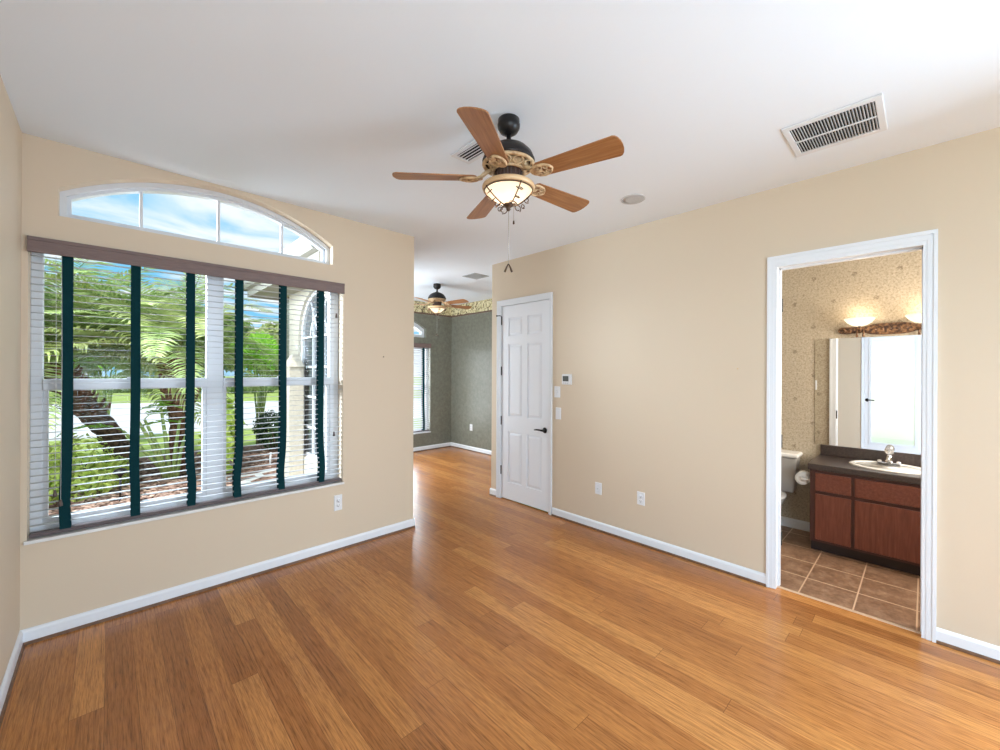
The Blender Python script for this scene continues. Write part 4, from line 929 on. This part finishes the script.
# leaning green stems between the palms
random.seed(4)
sc = thing('cane_plant', 'clump of leaning green canes between the two palms outside', 'plant', (0.66, 7.6, GZ+0.04))
for k, (dx_, dz_) in enumerate(((-0.42, 1.05), (-0.30, 0.95), (-0.12, 1.1), (0.10, 0.9), (-0.52, 0.8), (0.22, 0.8))):
    MB().tube([(0.02*k-0.05, 0, 0), (dx_*0.5, 0.02*k, dz_*0.55), (dx_, 0.03*k, dz_)], [0.032, 0.026, 0.016], 8).build('cane', M['stem'], sc)
    f = frond(0.7, 0, 1.2, 16, 0.16, 0.006).build('frond', M['bright'], sc, recalc=False); f.location = (dx_, 0.03*k, dz_); f.rotation_euler = (0, -0.5, random.uniform(0, 6))

def leafball(m, c, r, n, ls, flat=1.0):
    for k in range(n):
        z = random.uniform(-0.9, 1); A = random.uniform(0, 2*PI); q = math.sqrt(max(0, 1-z*z)); rad = random.uniform(0.72, 1.0)
        d = Vector((q*math.cos(A), q*math.sin(A), z)); p = Vector(c)+Vector((d.x*r[0], d.y*r[1], d.z*r[2]))*rad
        nrm = (d+Vector((random.uniform(-.7, .7), random.uniform(-.7, .7), random.uniform(-.5, .9)))).normalized(); u = nrm.orthogonal().normalized(); u = Matrix.Rotation(random.uniform(0, 6.28), 3, nrm) @ u; w_ = nrm.cross(u)
        l = ls*random.uniform(0.7, 1.3)
        m.add([p-u*l, p+w_*l*0.42, p+u*l, p-w_*l*0.42], [(0, 1, 2, 3)])
def shrub(name, label, cat, loc, blobs, n, ls, lm, stem_h=0.3, group=None, core=True):
    root = thing(name, label, cat, loc, 0, group)
    m = MB()
    for c, r in blobs: leafball(m, c, r, n, ls)
    m.build('foliage', lm, root, recalc=False)
    s = MB()
    for k in range(5):
        A = k*1.3; c, r = blobs[k % len(blobs)]
        s.tube([(0.04*math.cos(A), 0.04*math.sin(A), 0), (c[0]*0.6+0.1*math.cos(A)*r[0], c[1]*0.6+0.1*math.sin(A)*r[1], c[2]*0.6), (c[0]+0.4*r[0]*math.cos(A), c[1]+0.4*r[1]*math.sin(A), c[2]+0.3*r[2])], [stem_h*0.06+0.006, stem_h*0.05+0.004, 0.004], 6)
    s.build('stems', M['bark'], root); return root
shrub('lime_shrub', 'low lime green shrub outside the lower left of the window', 'shrub', (-0.32, 7.7, GZ+0.05), [((0, 0, 0.38), (0.42, 0.4, 0.42)), ((0.30, 0.0, 0.22), (0.26, 0.3, 0.26)), ((-0.45, -0.1, 0.33), (0.4, 0.4, 0.36)), ((0.0, -0.45, 0.2), (0.4, 0.3, 0.24))], 620, 0.045, M['lime'])
shrub('trimmed_hedge', 'dark trimmed hedge outside near the wing wall', 'hedge', (2.47, 9.25, GZ), [((0, 0, 0.40), (0.34, 0.34, 0.42)), ((0.35, 0.3, 0.40), (0.34, 0.34, 0.42)), ((-0.05, 0.3, 0.5), (0.3, 0.3, 0.35))], 900, 0.035, M['dark_leaf'])
shrub('broadleaf_plant', 'spiky light green plant outside right of the window mullion', 'plant', (1.22, 7.4, GZ+0.05), [((0, 0, 0.50), (0.20, 0.22, 0.5)), ((0.1, 0.1, 0.85), (0.18, 0.2, 0.35))], 90, 0.15, M['lime'])
random.seed(9)
def tree(label, x, y, h, r, lm, group, n=900, ls=0.3, trunk_r=0.16, low=0.35):
    root = thing('shade_tree', label, 'tree', (x, y, GZ-0.03), 0, group)
    m = MB()
    for k in range(7):
        A = k*0.9+random.uniform(0, 1); q = 0 if k == 0 else 0.5
        c = (q*r*math.cos(A), q*r*math.sin(A), h*(low+(1-low)*random.uniform(0.35, 0.7))); leafball(m, c, (r*0.62, r*0.62, h*(1-low)*0.36), n, ls)
    m.build('crown', lm, root, recalc=False)
    MB().tube([(0, 0, 0), (0.05, 0.03, h*low), (0.0, 0.1, h*0.7)], [trunk_r, trunk_r*0.8, trunk_r*0.3], 8).build('trunk', M['bark'], root)
G = 'trees beyond the street'
def at(px, depth):           # plan position along a picture column, depth along the view axis
    d = fwd+right*((px-500)/407.2); return d.x*depth, d.y*depth
def fan_leaf(r, n=30):
    m = MB(); vs = [(0, 0, 0)]; fs = []
    for i in range(n+1):
        A = -2.35+4.70*i/n; rr = r*(1.0 if i % 2 else 0.90)*(1-0.10*abs(A)/2.35); z = (0.030 if i % 2 else -0.030)*r*2
        vs.append((rr*0.55*math.sin(A), rr*0.55*math.cos(A), z*0.6)); vs.append((rr*math.sin(A), rr*math.cos(A), z-0.10*r))
    for i in range(n):
        fs.append((0, 1+2*i, 3+2*i)); fs.append((1+2*i, 2+2*i, 4+2*i, 3+2*i))
    return m.add(vs, fs)
def fan_plant(label, px, depth, zc, r, seed):
    random.seed(seed); x, y = at(px, depth); t = thing('fan_leaf_plant', label, 'plant', (x, y, GZ-0.02), 0, 'broad leaved plants outside')
    for k in range(9):
        q = k/8; dx_ = random.uniform(-0.55, 0.55)*r*1.3; dz_ = random.uniform(-0.45, 0.5)*r; dy_ = random.uniform(-0.3, 0.3)
        if k == 0: dx_ = dz_ = 0.0; dy_ = -0.35
        p = Vector((right.x*dx_+fwd.x*dy_, right.y*dx_+fwd.y*dy_, zc-GZ+dz_))
        st = MB().tube([(0.03*k-0.1, 0, 0), (p.x*0.4, p.y*0.4, p.z*0.55), tuple(p)], [0.022, 0.018, 0.010], 6).build('leaf_stem', M['stem'], t)
        lf = fan_leaf(r*random.uniform(0.65, 0.9) if k else r).build('leaf', M['bright'], st, recalc=False)
        lf.location = p; lf.rotation_euler = (R(68+random.uniform(-20, 20)), random.uniform(-0.6, 0.6), a-PI/2+random.uniform(-0.5, 0.5))
fan_plant('broad green fan leaved plant outside, right of the window mullion', 262, 9.3, 1.86, 0.50, 21)
fan_plant('broad green fan leaved plant outside, behind the leaning palm crown', 106, 9.0, 1.84, 0.50, 23)
for px, dp, h, r, lm, lb in ((40, 36, 8.0, 3.2, 'mid_leaf', 'leftmost tall background tree seen through the blind'), (100, 52, 10.5, 3.8, 'mid_leaf', 'tall background tree behind the leaning palm crown'),
        (165, 38, 8.0, 3.2, 'mid_leaf', 'tall background tree behind the upright palm'), (222, 52, 9.5, 3.8, 'mid_leaf', 'tall background tree behind the window mullion'), (272, 40, 6.0, 2.8, 'frond2', 'pale background tree near the wing eave corner'), (318, 54, 8.0, 3.6, 'mid_leaf', 'background tree partly behind the wing')):
    x, y = at(px, dp); tree(lb, x, y, h, r, M[lm], G, 900, 0.42, 0.2, 0.12)
for px, lb in ((62, 'far clipped hedge at the left end beyond the street'), (128, 'far clipped hedge behind the palm trunks'), (200, 'far clipped hedge beside the mullion'), (255, 'far clipped hedge right of the mullion, near the wing')):
    x, y = at(px, 30)
    shrub('street_hedge', lb, 'hedge', (x, y, GZ-0.03), [((0, 0, 0.65), (2.0, 1.0, 0.8))], 900, 0.18, M['mid_leaf'], 0.5, 'clipped hedges beyond the street')
pl = thing('path_light', 'small black garden path light in the bed outside', 'garden light', (0.10, 6.75, GZ+0.10))
MB().tube([(0, 0, 0), (0, 0, 0.30)], 0.012, 8).build('stake', M['bronze'], pl)
MB().lathe([(0.0, 0.40), (0.05, 0.385), (0.075, 0.345), (0.070, 0.335), (0.03, 0.32), (0.012, 0.29)], seg=18).build('hood', M['bronze'], pl)
gs = thing('garden_stake', 'short white pipe stake in the mulch by the hedge', 'stake', (1.95, 7.6, GZ+0.07))
MB().tube([(0, 0, 0), (0.01, 0, 0.22)], 0.014, 8).ball((0.01, 0, 0.22), 0.022).build('pipe', M['plastic'], gs)
# wing pier and eave
m = MB().box(1.79, 1.975, 6.05, 6.27, GZ, 1.60)
m.add([(1.77, 6.03, 1.60), (1.98, 6.03, 1.60), (1.98, 6.29, 1.60), (1.77, 6.29, 1.60), (1.85, 6.12, 1.78), (1.92, 6.12, 1.78), (1.92, 6.20, 1.78), (1.85, 6.20, 1.78)], [(0, 1, 2, 3), (4, 5, 6, 7), (0, 1, 5, 4), (1, 2, 6, 5), (2, 3, 7, 6), (3, 0, 4, 7)])
struct(m.build('column', M['stucco'], None), 'short cream stucco pier at the corner of the wing', 'pier')
EX, EY0, EY1 = 1.56, 4.30, 7.25
m = MB().box(EX, XW-0.2, EY0, EY1, 2.70, 2.74).box(XW-0.2, 3.2, YF+0.2, EY1, 2.70, 2.74)
m.box(EX-0.02, EX, EY0, EY1, 2.68, 2.90).box(EX-0.02, 3.2, EY1, EY1+0.02, 2.68, 2.90).box(EX-0.02, XW-0.2, EY0-0.02, EY0, 2.68, 2.90)
eave = struct(m.build('eave', M['fascia']), 'beige soffit and fascia of the wing roof outside', 'eave')
m = MB().add([(EX-0.06, EY0-0.03, 2.98), (EX-0.06, EY1+0.06, 2.98), (EX+1.1, EY1+0.06, 3.42), (EX+1.1, EY0-0.03, 3.42), (EX-0.06, EY0-0.03, 2.94), (EX-0.06, EY1+0.06, 2.94), (EX+1.1, EY1+0.06, 3.38), (EX+1.1, EY0-0.03, 3.38)],
             [(0, 1, 2, 3), (4, 5, 6, 7), (0, 1, 5, 4), (1, 2, 6, 5), (2, 3, 7, 6), (3, 0, 4, 7)])
m.build('roof_edge', M['shingle'], eave)
gp = [(0, 2.78), (0.07, 2.78), (0.10, 2.82), (0.10, 2.87), (0.12, 2.93), (0.115, 2.935), (0.095, 2.875), (0.09, 2.825), (0.065, 2.79), (0.006, 2.79), (0.006, 2.92), (0, 2.92)]
MB().sweep(gp, ((EX-0.02, EY0-0.04), (EX-0.02, EY1+0.1))).build('gutter', M['gutter'], eave)
MB().sweep(gp, ((EX-0.1, EY1+0.02), (3.2, EY1+0.02))).build('gutter', M['gutter'], eave)
